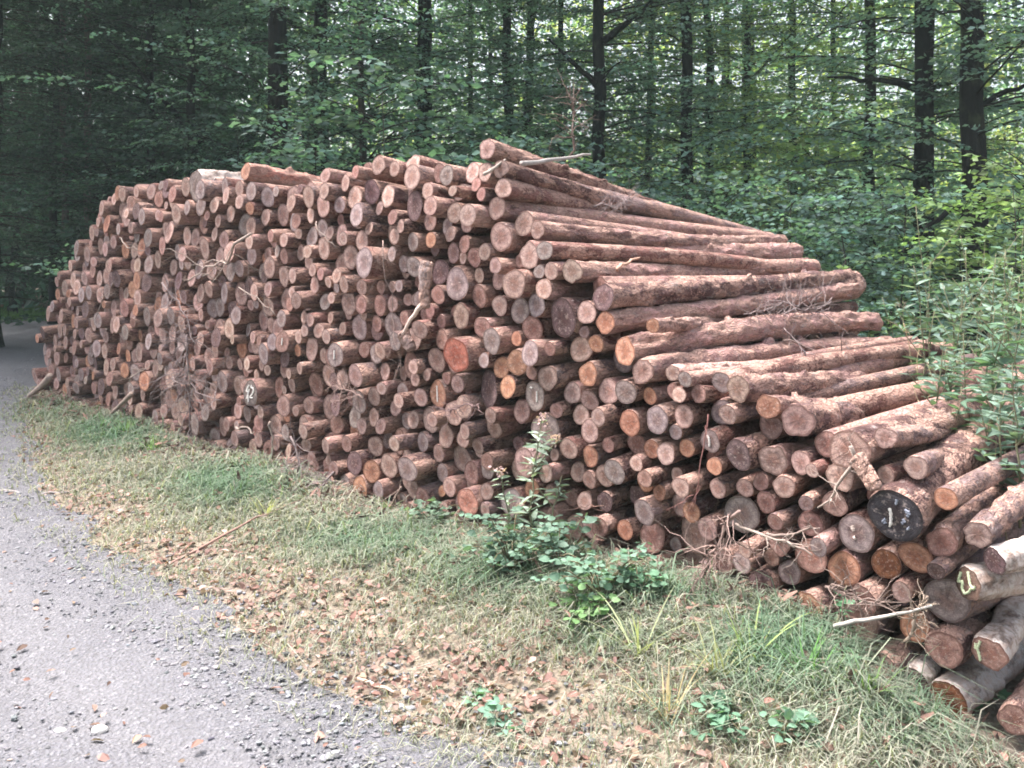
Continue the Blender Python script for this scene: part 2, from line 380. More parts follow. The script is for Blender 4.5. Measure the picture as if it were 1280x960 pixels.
LAND = {  # landmark: (how others refer to it, its own label)
 'ringed': ('the grey ringed end with pale centre', 'log with a grey ringed end and a chalky pale centre, mid pile'),
 'rough': ('the big black-brown rough end', 'big log with a rough black-brown end just under the terrace of long logs'),
 'yellow': ('the pale end with yellow rim', 'log with a pale yellow-rimmed round end jutting out at the terrace corner'),
 'orange': ('the smooth bright orange end', 'log with a smooth, freshly cut bright orange oval end'),
 'stripe': ('the broad orange-tan striped end', 'broad log with an orange-tan end and one long upright white paint stripe'),
 'slant': ('the large slanting dark end', 'large dark log with a slanted cut and flaking blackish bark, mid pile'),
 'salmon': ('the round salmon end', 'log with a round plain salmon-coloured end over a black gap'),
 'dash': ('the dark grey end with white dash', 'dark grey log end with a short white dash, behind the tip of the weed'),
 'heart': ('the end with an orange heart', 'log with a pale rim and a glowing orange heart in its end'),
 'rings': ('the tan ringed end by the grass', 'thick log with a tan, clearly ringed end near the foot of the pile'),
 'wide': ('the wide flat grey end', 'wide log with a flat grey end beside the tan ringed one, low in the pile'),
 'star': ('the grey star-cracked end', 'log with a grey-violet end split by star-shaped cracks'),
 'curve': ('the end with a curved stroke', 'grey log end with a curved white paint stroke running down its middle'),
 'weedy': ('the grey-barked log under the weeds', 'grey-barked log with a worn brown end, running in under the tall weeds'),
 'black': ('the huge black end', 'huge black log end with a white dash and bluish splinters'),
 'chips': ('the grey end with pale chips', 'thick grey log end with two pale chipped spots'),
 'red': ('the thick brick-red end', 'thick log with a brick-red end and a pale rim, low in the shade'),
 'shade': ('the dark rust-coloured end', 'thick log with a dark rust-coloured end deep in the shade under the black one'),
 'grey': ('the big round grey end', 'log with a big evenly round grey end in the left half of the pile'),
 'brown': ('the brown end with white stripe', 'brown log end with a thin upright white stripe, left of centre'),
 'greystripe': ('the grey end with white stripe', 'grey log end with a short upright white stripe, left of centre'),
 'digits': ('the end with white digits', 'dark grey log end painted with the white number forty-two'),
 'trunk': ('the red-brown log in the grass edge', 'thick red-brown log lying lowest at the grass edge, pale bark on top'),
 'darkring': ('the tan end with brown ring', 'log with a tan end and a darker brown ring, low behind the brambles'),
 'gap': ('the orange end in the black gap', 'log with a dull orange end alone in a black gap above the brambles'),
 'broad': ('the broad pinkish end', 'broad pinkish log end under the top row, left of the dark flaky one'),
 'flaky': ('the dark flaky-barked end', 'dark log with flaking black bark just under the top row'),
 'hollow': ('the hollow tan end', 'tan log end with a hollow broken middle in a dark recess'),
 'blackbark': ('the black-barked log', 'log with peeling black and white bark and a grey end, jutting from the pile'),
 'worn': ('the big worn grey end', 'big log with a worn fuzzy grey end, upper middle of the pile'),
 'toprow': ('the pale end crossed by a splinter', 'pale round log end in the top row, crossed by a whitish splinter'),
 'terrace': ('the tall end at the terrace', 'thick log with a tall tan end at the upper start of the terrace'),
 'rim': ('the end with a white bark rim', 'dark log end ringed by a thin white bark rim, far upper part'),
 'palecut': ('the creamy cut top log', 'creamy pale log on the far top corner of the pile'),
}
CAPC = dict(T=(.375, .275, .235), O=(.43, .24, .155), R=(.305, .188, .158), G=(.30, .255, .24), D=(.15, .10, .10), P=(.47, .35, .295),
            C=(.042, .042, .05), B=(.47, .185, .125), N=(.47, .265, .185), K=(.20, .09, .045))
CAPN = dict(T='tan', O='orange-brown', R='red-brown', G='grey', D='dark', P='pale', C='black', B='orange', N='orange-tan', K='rust')

logs = []   # dicts: s, z, r, cls, key, label, dirv, p, bark
def add_hand(px, py, rpx, cls, key=None, label=None, back=None, dirv=None, bark=None, p=None, short=None, pos=None):
    P = at(px, py); r = rpx * P[1] / F
    d = dict(s=(P[0] - P[1]) / S2, z=P[2], r=r, cls=cls, key=key, label=label, dirv=None, p=p, bark=bark, hand=True, fixed=False, short=short, knots=0, L=None)
    if back is not None:
        B = at(back[0], back[1], 2.5); v = B - P; d['L'] = float(np.linalg.norm(v)); d['dirv'] = norm(v)
    if dirv is not None: d['dirv'] = norm(dirv); d['L'] = 2.2
    if back is not None or dirv is not None or key: d['fixed'] = True
    if back is not None or dirv is not None: d['p'] = 0.0 if p is None else p
    logs.append(d); return d

TERR = [
 (626, 211, 12, (918, 286), 'T', 'dark', 'the long slanting top log', 'long dark-barked log slanting down across the top of the pile'),
 (629, 235, 13, (880, 297), 'P', None, 'the pale-ended log under the slanting log', 'pale-ended log directly beneath the long slanting top log'),
 (609, 186, 14, (900, 290), 'T', 'red', 'the topmost log', 'topmost log of the pile, brown end raised above all the others'),
 (672, 287, 12, (978, 300), 'T', 'pink', None, 'pinkish log of the terrace whose far end sticks out furthest at the top'),
 (661, 320, 17, (995, 316), 'P', 'pink', 'the pale-faced terrace log', 'thick terrace log with a pale round face and orange-patched bark'),
 (715, 339, 15, (1008, 335), 'T', 'pink', None, 'terrace log with a long dark bark stain, third step from the top'),
 (754, 371, 16, (1060, 346), 'D', 'dark', None, 'mossy dark-ended log of the terrace above the straight pink one'),
 (757, 403, 14, (1070, 360), 'O', 'pink', 'the orange-ended straight log', 'straight pink log with an orange end in the middle of the terrace'),
 (816, 407, 9, (1010, 388), 'O', 'pale', None, 'thin pale pole with an orange tip on the terrace under the twigs'),
 (782, 440, 18, (1094, 402), 'O', 'pink', 'the orange-faced terrace log', 'terrace log with a big orange face, its far end thick and grey-barked'),
 (802, 463, 17, (1111, 431), 'P', 'pink', None, 'long terrace log behind the pale yellow-rimmed end, bark peeled in strips'),
 (841, 466, 10, (1115, 452), 'T', 'pale', 'the thin pale terrace pole', 'thin pale peeled pole in the lower terrace'),
 (922, 486, 17, (1150, 468), 'T', 'pink', 'the grey-brown terrace face', 'terrace log with a round grey-brown face and knotty pinkish bark'),
 (873, 492, 11, (1100, 474), 'R', 'red', None, 'red-barked log squeezed in just below the thin pale pole'),
 (960, 508, 15, (1140, 489), 'O', 'pink', None, 'terrace log with a dark orange face left of the thickest terrace log'),
 (997, 526, 21, (1190, 492), 'T', 'dark', 'the thickest terrace log', 'thickest terrace log with a round star-cracked brown face'),
 (966, 576, 19, (1215, 508), 'T', 'pink', 'the log with torn splinters', 'log with torn yellowish splinters behind its worn face'),
 (1107, 547, 14, (1245, 517), 'T', 'grey', None, 'grey-barked log with a small round face beside the straw stalks'),
 (1050, 596, 18, (1240, 548), 'T', 'pink', 'the log beside the split slab', 'mottled log end next to the slab of split bark'),
]
HANDX = [
 (1209, 729, 21, 'E', (1, .35, 0), 'birch', 'the birch end with green squiggle', 'white birch log with a wavy green-white paint squiggle on its brown end'),
 (1243, 702, 17, 'D', (1, .55, .02), 'birch', None, 'white birch log tucked behind the one with the paint squiggle'),
 (1237, 817, 20, 'R', (1, 1, .02), 'birch', 'the birch end with two stripes', 'birch log whose red-brown end has two green-white paint stripes'),
 (1186, 874, 23, 'K', (1, .9, .05), 'birch', 'the lowest birch log', 'peeling birch log lying lowest in the grass with a dark wet end'),
 (1143, 850, 15, 'D', (1, 1, .02), 'birch', None, 'small hollow birch log half sunk beside the lowest birch'),
 (1180, 812, 22, 'R', (1, 1, .03), 'dark', 'the dark red end between birches', 'thick dark red log end left of the striped birch'),
 (1175, 676, 19, 'R', (1, 1, .03), 'grey', None, 'lichen-grey log with a red-brown end right below the black one'),
 (1222, 668, 17, 'T', (1, 1, .06), 'grey', None, 'mossy grey log rising under the weeds behind the birches'),
 (1269, 900, 20, 'R', (1, 1, .0), 'dark', None, 'dark log in the bottom corner with leaves in front of it'),
 (958, 728, 17, 'D', None, 'dark', None, 'dark log end in the shade behind the pale forked twigs'),
 (1019, 756, 20, 'O', None, 'dark', 'the rusty end behind the leafy sprig', 'rusty red-brown log end behind the green leafy sprig'),
 (1086, 744, 17, 'R', None, 'dark', None, 'dusty red-brown log end above the white birch stick'),
 (1130, 738, 13, 'T', None, None, None, 'small tan log end above the tip of the white birch stick'),
 (858, 673, 24, 'T', None, None, 'the large fuzzy tan end', 'large fuzzy tan log end right of the brambles, low down'),
 (884, 661, 14, 'T', None, None, None, 'small tan log end overlapping the large fuzzy one'),
 (972, 682, 16, 'R', None, 'dark', None, 'shaded red-brown end above the forked twigs'),
 (865, 640, 13, 'O', None, None, None, 'small bright orange end just above the large fuzzy tan one'),
 (245, 232, 19, 'G', (1, .93, -.045), 'birch', 'the white-barked top log', 'thick white-barked log on the far top of the pile'),
 (307, 214, 12, 'O', (1, .93, -.13), 'orange', 'the peeled orange top log', 'peeled orange log tilted up on the far top of the pile'),
 (500, 205, 12, 'T', None, 'red', None, 'red-barked log in the top row, left of the steep topmost one'),
 (470, 206, 13, 'T', None, 'red', None, 'red-brown log at the top row, second before the rough grey end'),
]
CAPC['E'] = (.17, .12, .085); CAPN['E'] = 'brown'
for a in TERR:
    add_hand(a[0], a[1], a[2], a[4], None, a[7], back=a[3], bark=a[5], short=a[6])
for a in HANDX:
    add_hand(a[0], a[1], a[2], a[3], None, a[7], dirv=a[4], bark=a[5], short=a[6])
for (ox, oy), txt in ENDS.items():
    for e in txt.replace('\n', ' ').split(';'):
        f = [x.strip() for x in e.split(',')]
        if len(f) < 4: continue
        px, py, rp = ox + float(f[0]) / 4, oy + float(f[1]) / 4, float(f[2]) / 4
        P = at(px, py); r = rp * P[1] / F * .89
        s, z = (P[0] - P[1]) / S2, P[2]
        if any((q['s'] - s) ** 2 + (q['z'] - z) ** 2 < (.55 * max(q['r'], r)) ** 2 for q in logs): continue
        key = f[4] if len(f) > 4 else None
        add_hand(px, py, rp * .89, f[3], key, LAND[key][1] if key else None, short=LAND[key][0] if key else None)

# push overlapping circles apart, then shrink what still overlaps
S = np.array([[d['s'], d['z'], d['r']] for d in logs]); fx = np.array([.25 if d['fixed'] else 1.0 for d in logs])
def gaps(S):
    D = S[:, None, :2] - S[None, :, :2]; dist = np.sqrt((D ** 2).sum(-1)) + np.eye(len(S)) * 9
    return D, dist, dist - S[:, None, 2] - S[None, :, 2]
for it in range(60):
    D, dist, g = gaps(S)
    ov = np.clip(-g, 0, None)
    w = fx[:, None] / (fx[:, None] + fx[None, :])
    S[:, :2] += (D / dist[..., None] * (ov * w * .5)[..., None]).sum(1)
for it in range(30):
    D, dist, g = gaps(S)
    S[:, 2] += np.minimum(g.min(1), 0) * .5
for d, row in zip(logs, S): d['s'], d['z'], d['r'] = [float(v) for v in row]
logs = [d for d in logs if d['r'] > .025]

# outline of the pile's face, then fill it with further logs
OUT = [(42, 505), (47, 450), (62, 390), (76, 340), (95, 300), (112, 268), (133, 236), (160, 230), (200, 224), (245, 218), (300, 226), (350, 232), (395, 224), (405, 212), (420, 207),
       (460, 198), (500, 196), (600, 197), (618, 200), (640, 228), (648, 262), (685, 280), (690, 305), (725, 325), (740, 352), (770, 362), (775, 395), (800, 430), (825, 455),
       (860, 460), (930, 472), (945, 487), (975, 495), (1010, 508), (1030, 532), (1110, 535), (1125, 560), (1165, 570), (1170, 600), (1200, 612), (1215, 640), (1200, 690), (1240, 690), (1340, 690)]
poly = [((at(*q)[0] - at(*q)[1]) / S2, at(*q)[2]) for q in OUT]
poly = np.array(poly + [(poly[-1][0], -.06), (poly[0][0], -.06)])
def inside(pts):
    x, y = pts[:, 0], pts[:, 1]; c = np.zeros(len(pts), bool)
    for (x1, y1), (x2, y2) in zip(poly, np.roll(poly, -1, axis=0)):
        m = ((y1 > y) != (y2 > y)) & (x < (x2 - x1) * (y - y1) / (y2 - y1 + 1e-12) + x1); c ^= m
    return c
def edge_dist(pts):
    best = np.full(len(pts), 9.0)
    for a, b in zip(poly, np.roll(poly, -1, axis=0)):
        ab = b - a; t = np.clip(((pts - a) @ ab) / (ab @ ab + 1e-12), 0, 1)
        best = np.minimum(best, np.linalg.norm(pts - (a + t[:, None] * ab), axis=1))
    return best
rf = np.random.RandomState(21)
C = [[d['s'], d['z'], d['r']] for d in logs]
lo, hi = poly.min(0), poly.max(0)
sizes = list(rf.uniform(.040, .080, 330)) + list(np.repeat(np.linspace(.075, .031, 26), 30))
for r in sizes:
    pts = rf.uniform(lo, hi, (700, 2)); pts = pts[inside(pts)]
    pts = pts[edge_dist(pts) > r * .9]
    pts = pts[640 + F * ((K + pts[:, 0] * S2) / 2) / ((K - pts[:, 0] * S2) / 2) < 1178]
    if len(pts) == 0 or rf.rand() < .06: continue
    lowr = (pts[:, 0] > (at(930, 700)[0] - at(930, 700)[1]) / S2) & (pts[:, 1] < .62) & (rf.rand(len(pts)) < .75)
    pts = pts[~lowr]
    A = np.array(C)
    cl = (np.sqrt(((pts[:, None, :] - A[None, :, :2]) ** 2).sum(-1)) - A[None, :, 2]).min(1)
    ok = np.nonzero(cl > r)[0]
    if len(ok) == 0: continue
    i = ok[np.argmin(cl[ok] + pts[ok, 1] * .02)]
    rr = min(cl[i] - .002, r * 1.12)
    C.append([pts[i, 0], pts[i, 1], rr])
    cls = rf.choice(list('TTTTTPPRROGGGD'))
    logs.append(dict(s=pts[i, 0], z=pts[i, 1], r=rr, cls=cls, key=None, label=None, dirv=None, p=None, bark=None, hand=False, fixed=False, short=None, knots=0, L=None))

for d in logs:
    P0 = ES * d['s'] + AX * (K / S2); P0[2] = d['z']
    if d['p'] is None:
        d['p'] = 0.0 if d['key'] else float(np.clip(rf.normal(-.01, .035) if d['hand'] else rf.normal(.025, .05), -.10, .3))
    if d['key'] in ('blackbark', 'orange', 'wide', 'black'): d['p'] = -.10
    if d['key'] in ('digits', 'brown', 'greystripe', 'rim', 'grey'): d['p'] = -.07
    d['P'] = P0 + AX * d['p']
    if d['dirv'] is None:
        px_ = 640 + F * d['P'][0] / d['P'][1]
        dz = rf.normal(0, .025) if d['z'] < 1.45 else min(rf.normal(0, .02), 0) - (d['z'] - 1.45) * (.20 if px_ > 430 else .09)
        d['dirv'] = norm(AX + ES * rf.normal(0, .04) + np.array([0, 0, dz]))
    if d['key'] == 'weedy': B_ = at(1240, 560, 2.0) - d['P']; d['L'] = float(np.linalg.norm(B_)); d['dirv'] = norm(B_)
    if d['L'] is None: d['L'] = 2.5 + rf.normal(0, .08)
    d['scr'] = np.array([640 + F * d['P'][0] / d['P'][1], HOR - F * (d['P'][2] - EYE) / d['P'][1]])
    d['size'] = d['r'] / d['P'][1] * F
    d['long'] = d['label'] is not None and d['bark'] is not None

BARK = dict(dark=(.15, .10, .092), red=(.245, .142, .118), pink=(.43, .295, .258), pale=(.58, .43, .37), grey=(.27, .215, .20), orange=(.46, .27, .21), birch=(.43, .385, .37))
def log_geo(d, nseg, nring, seed):
    r = np.random.RandomState(seed)
    ax = d['dirv']; R = d['r']; L = d['L']
    e1 = norm(np.cross(ax, [0, 0, 1.0])); e2 = np.cross(e1, ax)
    t = np.concatenate([[0, .006, .02], np.linspace(.05, 1, nring)])
    th = np.arange(nseg) * 2 * pi / nseg
    taper = 1 - r.uniform(.0, .16) * t
    ph = r.uniform(0, 6.28, 5)
    shape = 1 + r.uniform(.02, .075) * np.cos(2 * th + ph[0]) + r.uniform(.01, .045) * np.cos(3 * th + ph[1]) + r.uniform(.005, .03) * np.cos(5 * th + ph[2])
    rr = R * taper[:, None] * shape[None, :]
    nz = r.normal(0, .028 if nring < 40 else .075, (len(t), nseg)); nz = (nz + np.roll(nz, 1, 1) + np.roll(nz, -1, 1)) / 2
    nz[1:-1] = (nz[:-2] + nz[2:] + nz[1:-1]) / 2; nz[0] *= .7
    rr = rr * (1 + nz)
    rr[0] *= .975
    if nring > 20:                                     # branch stubs on the long logs
        low = np.interp(t, np.linspace(0, 1, 22), r.normal(0, .035, 22)); rr = rr * (1 + low)[:, None]
        for k in range(r.randint(8, 18)):
            ti, j = r.randint(6, len(t) - 4), r.randint(nseg); rr[ti:ti + 2, [j, (j + 1) % nseg]] *= r.uniform(1.15, 1.45)
    bend = e1 * r.normal(0, .036) + e2 * r.normal(0, .02)
    cen = d['P'][None, :] + ax[None, :] * (t * L)[:, None] + bend[None, :] * np.sin(pi * t)[:, None]
    ca, sa = np.cos(th), np.sin(th)
    V = cen[:, None, :] + rr[..., None] * (ca[None, :, None] * e1 + sa[None, :, None] * e2)
    tilt = r.normal(0, .07, 2)
    if d['key'] == 'slant': tilt = np.array([-.35, .1])
    off = rr[0] * (ca * tilt[0] + sa * tilt[1])
    V[0] += off[:, None] * ax; V[1] += off[:, None] * ax * .7; V[2] += off[:, None] * ax * .2
    sv = r.uniform(-40, 40, 3)
    lp = np.stack([rr * ca, rr * sa, np.repeat((t * L)[:, None], nseg, 1)], axis=-1) + sv
    n = len(t); i = np.arange(n - 1)[:, None] * nseg; j = np.arange(nseg)[None, :]; j2 = (j + 1) % nseg
    q = np.stack([i + j, i + j2, i + nseg + j2, i + nseg + j], axis=-1).reshape(-1, 4)
    back = (np.arange(nseg) + n * nseg)[None, :]      # its own ring, so that the far rim stays sharp
    body = (np.concatenate([V.reshape(-1, 3), V[-1]]), q, back, np.concatenate([lp.reshape(-1, 3), lp[-1] * (1, 1, 1)]))
    rho = [.0, .3, .62, .9, 1.0]
    cv = [d['P'][None, :]]; cp = [np.zeros((1, 2))]
    for q_ in rho[1:]:
        jit = 0 if q_ == 1 else r.normal(0, .012 * R, nseg)
        cv.append(d['P'] + (V[0] - d['P']) * q_ + ax * np.reshape(jit, (-1, 1)) if q_ < 1 else V[0]); cp.append(np.stack([ca * q_, sa * q_], -1))
    cv = np.concatenate(cv); cp = np.concatenate(cp)
    cp = np.concatenate([cp, np.full((len(cp), 1), sv[0])], axis=1)
    j = np.arange(nseg); j2 = (j + 1) % nseg
    tri = np.stack([np.zeros(nseg, int), 1 + j2, 1 + j], -1)
    qs = np.concatenate([np.stack([1 + k * nseg + j, 1 + k * nseg + j2, 1 + (k + 1) * nseg + j2, 1 + (k + 1) * nseg + j], -1) for k in range(3)])
    # offset the end grain a hair outward is unnecessary: the bark mesh has no front cap
    return body, (cv, tri, qs, cp), (e1, e2, ax, tilt)

TY = dict(lp='FLOAT_VECTOR', cp='FLOAT_VECTOR', tint='FLOAT_COLOR')
def tints(d, r):
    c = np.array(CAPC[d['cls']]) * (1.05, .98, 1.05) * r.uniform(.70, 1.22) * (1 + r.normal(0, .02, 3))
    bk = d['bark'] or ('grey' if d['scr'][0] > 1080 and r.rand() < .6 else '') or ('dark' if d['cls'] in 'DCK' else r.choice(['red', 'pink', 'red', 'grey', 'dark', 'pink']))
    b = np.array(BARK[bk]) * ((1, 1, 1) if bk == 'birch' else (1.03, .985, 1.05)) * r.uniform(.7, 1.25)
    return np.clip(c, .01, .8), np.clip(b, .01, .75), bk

# who is an individual: the 300 largest in the picture (everything with its own label first)
vis = [d for d in logs if d['scr'][0] < 1330]
order = sorted(vis, key=lambda d: (d['label'] is None, -d['size']))
indiv = order[:300]; rest = order[300:]

# labels: a landmark's own, else placed by the nearest landmark
marks = [d for d in indiv if d['short']]
claims = {}
SECT = ['right of', 'upper right of', 'above', 'upper left of', 'left of', 'lower left of', 'below', 'lower right of']
for d in indiv:
    if d['label']: continue
    best = min(marks, key=lambda m: np.linalg.norm(m['scr'] - d['scr']))
    v = d['scr'] - best['scr']; a = int(round(math.atan2(-v[1], v[0]) / (pi / 4))) % 8
    claims.setdefault((best['short'], a), []).append((float(np.linalg.norm(v)), d))
ORD = ['first', 'second', 'third', 'fourth', 'fifth', 'sixth', 'seventh', 'eighth', 'ninth', 'tenth', 'eleventh', 'twelfth', 'thirteenth', 'fourteenth', 'fifteenth', 'sixteenth', 'seventeenth', 'eighteenth', 'nineteenth', 'twentieth']
for (short, a), lst in claims.items():
    lst.sort(key=lambda q: q[0])
    for k, (_, d) in enumerate(lst):
        sz = 'thin' if d['r'] < .062 else 'medium' if d['r'] < .088 else 'thick'
        pos = SECT[a] if SECT[a] in ('above', 'below') else 'to the ' + SECT[a]
        d['label'] = f"{sz} {CAPN[d['cls']]}-ended log, {ORD[min(k, 19)]} {pos} {short}"

def strokes(paths, d, fr, w, name, parent, col, off):
    """Sprayed lines on a log's end, in units of its radius."""
    e1, e2, ax, tl = fr; mb = MB()
    for pth in paths:
        p = np.array(pth, float)
        seg = np.linalg.norm(np.diff(p, axis=0), axis=1); u = np.concatenate([[0], np.cumsum(seg)]); uu = np.linspace(0, u[-1], 4 + int(u[-1] * 14))
        p = np.stack([np.interp(uu, u, p[:, 0]), np.interp(uu, u, p[:, 1])], -1)
        for _ in range(2):
            p[1:-1] = (p[:-2] + p[2:] + 2 * p[1:-1]) / 4
        p = p * .84; P3 = d['P'] + d['r'] * (p[:, :1] * (e1 + tl[0] * ax) + p[:, 1:] * (e2 + tl[1] * ax)) - ax * .006
        tn = norm(np.gradient(P3, axis=0)); sd = np.cross(tn, ax)
        ww = w * d['r'] * (1 + .25 * np.sin(np.arange(len(p)) * 1.7)) ; ww[0] *= .6; ww[-1] *= .6
        prof = [(-1, .005), (-.6, 0), (.6, 0), (1, .005)]
        V = np.stack([P3 + sd * (ww * a)[:, None] + ax * b for a, b in prof], axis=1).reshape(-1, 3)
        n = len(p); i = np.arange(n - 1)[:, None] * 4; j = np.arange(3)[None, :]
        q = np.stack([i + j, i + j + 1, i + 4 + j + 1, i + 4 + j], -1).reshape(-1, 4)
        mb.add(V, [q], 0, tint=np.array(col))
    return obj(name, mb.mesh(name, [M['paint']], off=off), parent)

WHITE = (.74, .70, .68); LIME = (.60, .68, .46)
def rot2(paths, a, s=1, ox=0, oy=0):
    c, n = cos(a), sin(a)
    return [[(s * (x * c - y * n) + ox, s * (x * n + y * c) + oy) for x, y in p] for p in paths]
MARKS = {
 'stripe': ([[(-.05, .66), (-.06, .2), (-.04, -.62)]], .05, WHITE),
 'dash': ([[(.25, .45), (.27, -.45)], [(-.55, .68), (-.3, .62)]], .06, WHITE),
 'brown': ([[(0, .45), (.02, -.35)]], .05, WHITE),
 'greystripe': ([[(-.05, .45), (-.05, -.4)]], .06, WHITE),
 'curve': ([[(-.3, .55), (-.1, .3), (-.02, -.1), (-.05, -.55)]], .07, WHITE),
 'black': ([[(-.27, .28), (-.2, .18), (-.19, -.1), (-.21, -.42), (-.26, -.55)]], .055, WHITE),
 'digits': ([[(-.18, .80), (-.62, .12), (-.05, .16)], [(-.12, .42), (-.5, -.55)], [(.12, .52), (.32, .62), (.52, .38), (.42, .05), (-.02, -.32), (.05, -.42), (.5, -.36)],
             [(.22, .82), (.08, .60)], [(-.3, -.2), (-.22, -.85)]], .065, WHITE),
 'squiggle': ([[(-.62, .62), (-.86, -.22), (-.42, .02), (-.45, -.50), (-.18, -.80), (.22, -.52), (.40, -.16)], [(.02, .86), (.28, .05), (.62, -.20), (.78, .14)]], .07, LIME),
 'twostripe': ([[(-.62, .78), (-.86, .1), (-.70, -.42), (-.66, -.78)], [(-.96, .5), (-.99, .05)]], .08, LIME),
}
GROUP = 'logs stacked in the roadside pile'
def mid_detail(d): return 26 if d['size'] > 11 else 20
for k, d in enumerate(indiv):
    r = np.random.RandomState(1000 + k)
    body, cap, fr = log_geo(d, mid_detail(d) if not d['long'] else 40, 96 if d['long'] else 14, 500 + k)
    ct, bt, bk = tints(d, r)
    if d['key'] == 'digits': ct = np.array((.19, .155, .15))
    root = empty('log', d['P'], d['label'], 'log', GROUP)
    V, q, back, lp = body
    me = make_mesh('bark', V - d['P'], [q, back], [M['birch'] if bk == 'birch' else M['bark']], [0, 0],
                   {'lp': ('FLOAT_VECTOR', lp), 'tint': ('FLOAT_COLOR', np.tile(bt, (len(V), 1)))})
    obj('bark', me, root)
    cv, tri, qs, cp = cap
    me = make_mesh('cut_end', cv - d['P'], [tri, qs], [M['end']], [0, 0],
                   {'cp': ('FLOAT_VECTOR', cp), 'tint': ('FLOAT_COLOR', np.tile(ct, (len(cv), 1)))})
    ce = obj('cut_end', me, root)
    mk = d['key'] if d['key'] in MARKS else 'squiggle' if d['label'] and 'squiggle on' in d['label'] else 'twostripe' if d['label'] and 'two green-white' in d['label'] else None
    if mk:
        pth, w, colr = MARKS[mk]
        strokes(pth, d, fr, w, 'paint_mark', ce, colr, d['P'])
    if d['key'] == 'black':
        for pth in ([(.42, .36), (.62, .30)], [(.45, .28), (.66, .2)], [(.5, .16), (.58, .08)], [(.32, -.06), (.42, -.2)], [(.28, -.18), (.32, -.3)], [(-.42, -.22), (-.58, -.42)], [(-.4, -.36), (-.5, -.46)],
                    [(.1, .75), (.05, .5)], [(.5, -.5), (.62, -.36)]):
            strokes([pth], d, fr, .045, 'splinter', ce, (.26, .28, .35), d['P'])
    if d['key'] == 'chips':
        for pth in ([(-.28, .42), (-.12, .1)], [(-.12, -.35), (.0, -.25)]):
            strokes([pth], d, fr, .11, 'chip', ce, (.62, .50, .46), d['P'])

mb = MB()
for k, d in enumerate(rest):
    r = np.random.RandomState(5000 + k)
    body, cap, fr = log_geo(d, 14, 5, 9000 + k)
    ct, bt, bk = tints(d, r)
    if bk == 'birch': bk = 'grey'; bt = np.array(BARK['grey'])
    V, q, back, lp = body; cv, tri, qs, cp = cap
    mb.add(V, [q, back], 0, lp=lp, tint=bt, cp=np.zeros((len(V), 3)))
    mb.add(cv, [tri, qs], 1, lp=np.zeros((len(cv), 3)), tint=ct, cp=cp)
if rest:
    tag(obj('stacked_logs', mb.mesh('stacked_logs', [M['bark'], M['end']], types=TY)), 'smaller and half hidden log ends filling the gaps of the pile', 'logs', None, 'stuff')
print('LOGS', len(indiv), len(rest), len(set(d['label'] for d in indiv)))

# ------------------------------------------------------------------ leaves
T4 = np.array([(0, 0, 0), (.5, .30, .05), (1, 0, -.03), (.5, -.30, .05)])
T6 = np.array([(0, 0, 0), (.28, .26, .05), (.68, .24, .04), (1, 0, -.06), (.68, -.24, .04), (.28, -.26, .05)])
TL = np.array([(0, 0, 0), (.25, .10, .02), (.6, .085, .01), (1, 0, -.12), (.6, -.085, .01), (.25, -.10, .02)])
def leaves(mb, P, D, N, L, tint, tpl=T4, mat=0):
    """One folded blade per point: P base, D direction, N rough normal, L length."""
    P = np.asarray(P, float); D = norm(D); sd = norm(np.cross(N, D)); nn = np.cross(D, sd)
    L = np.broadcast_to(np.asarray(L, float), (len(P),))
    V = P[:, None, :] + L[:, None, None] * (tpl[None, :, 0:1] * D[:, None, :] + tpl[None, :, 1:2] * sd[:, None, :] + tpl[None, :, 2:3] * nn[:, None, :])
    k = len(tpl); f = np.arange(len(P) * k).reshape(-1, k)
    tint = np.asarray(tint, float)
    if tint.ndim == 2: tint = np.repeat(tint, k, axis=0)
    mb.add(V.reshape(-1, 3), [f], mat, tint=tint)

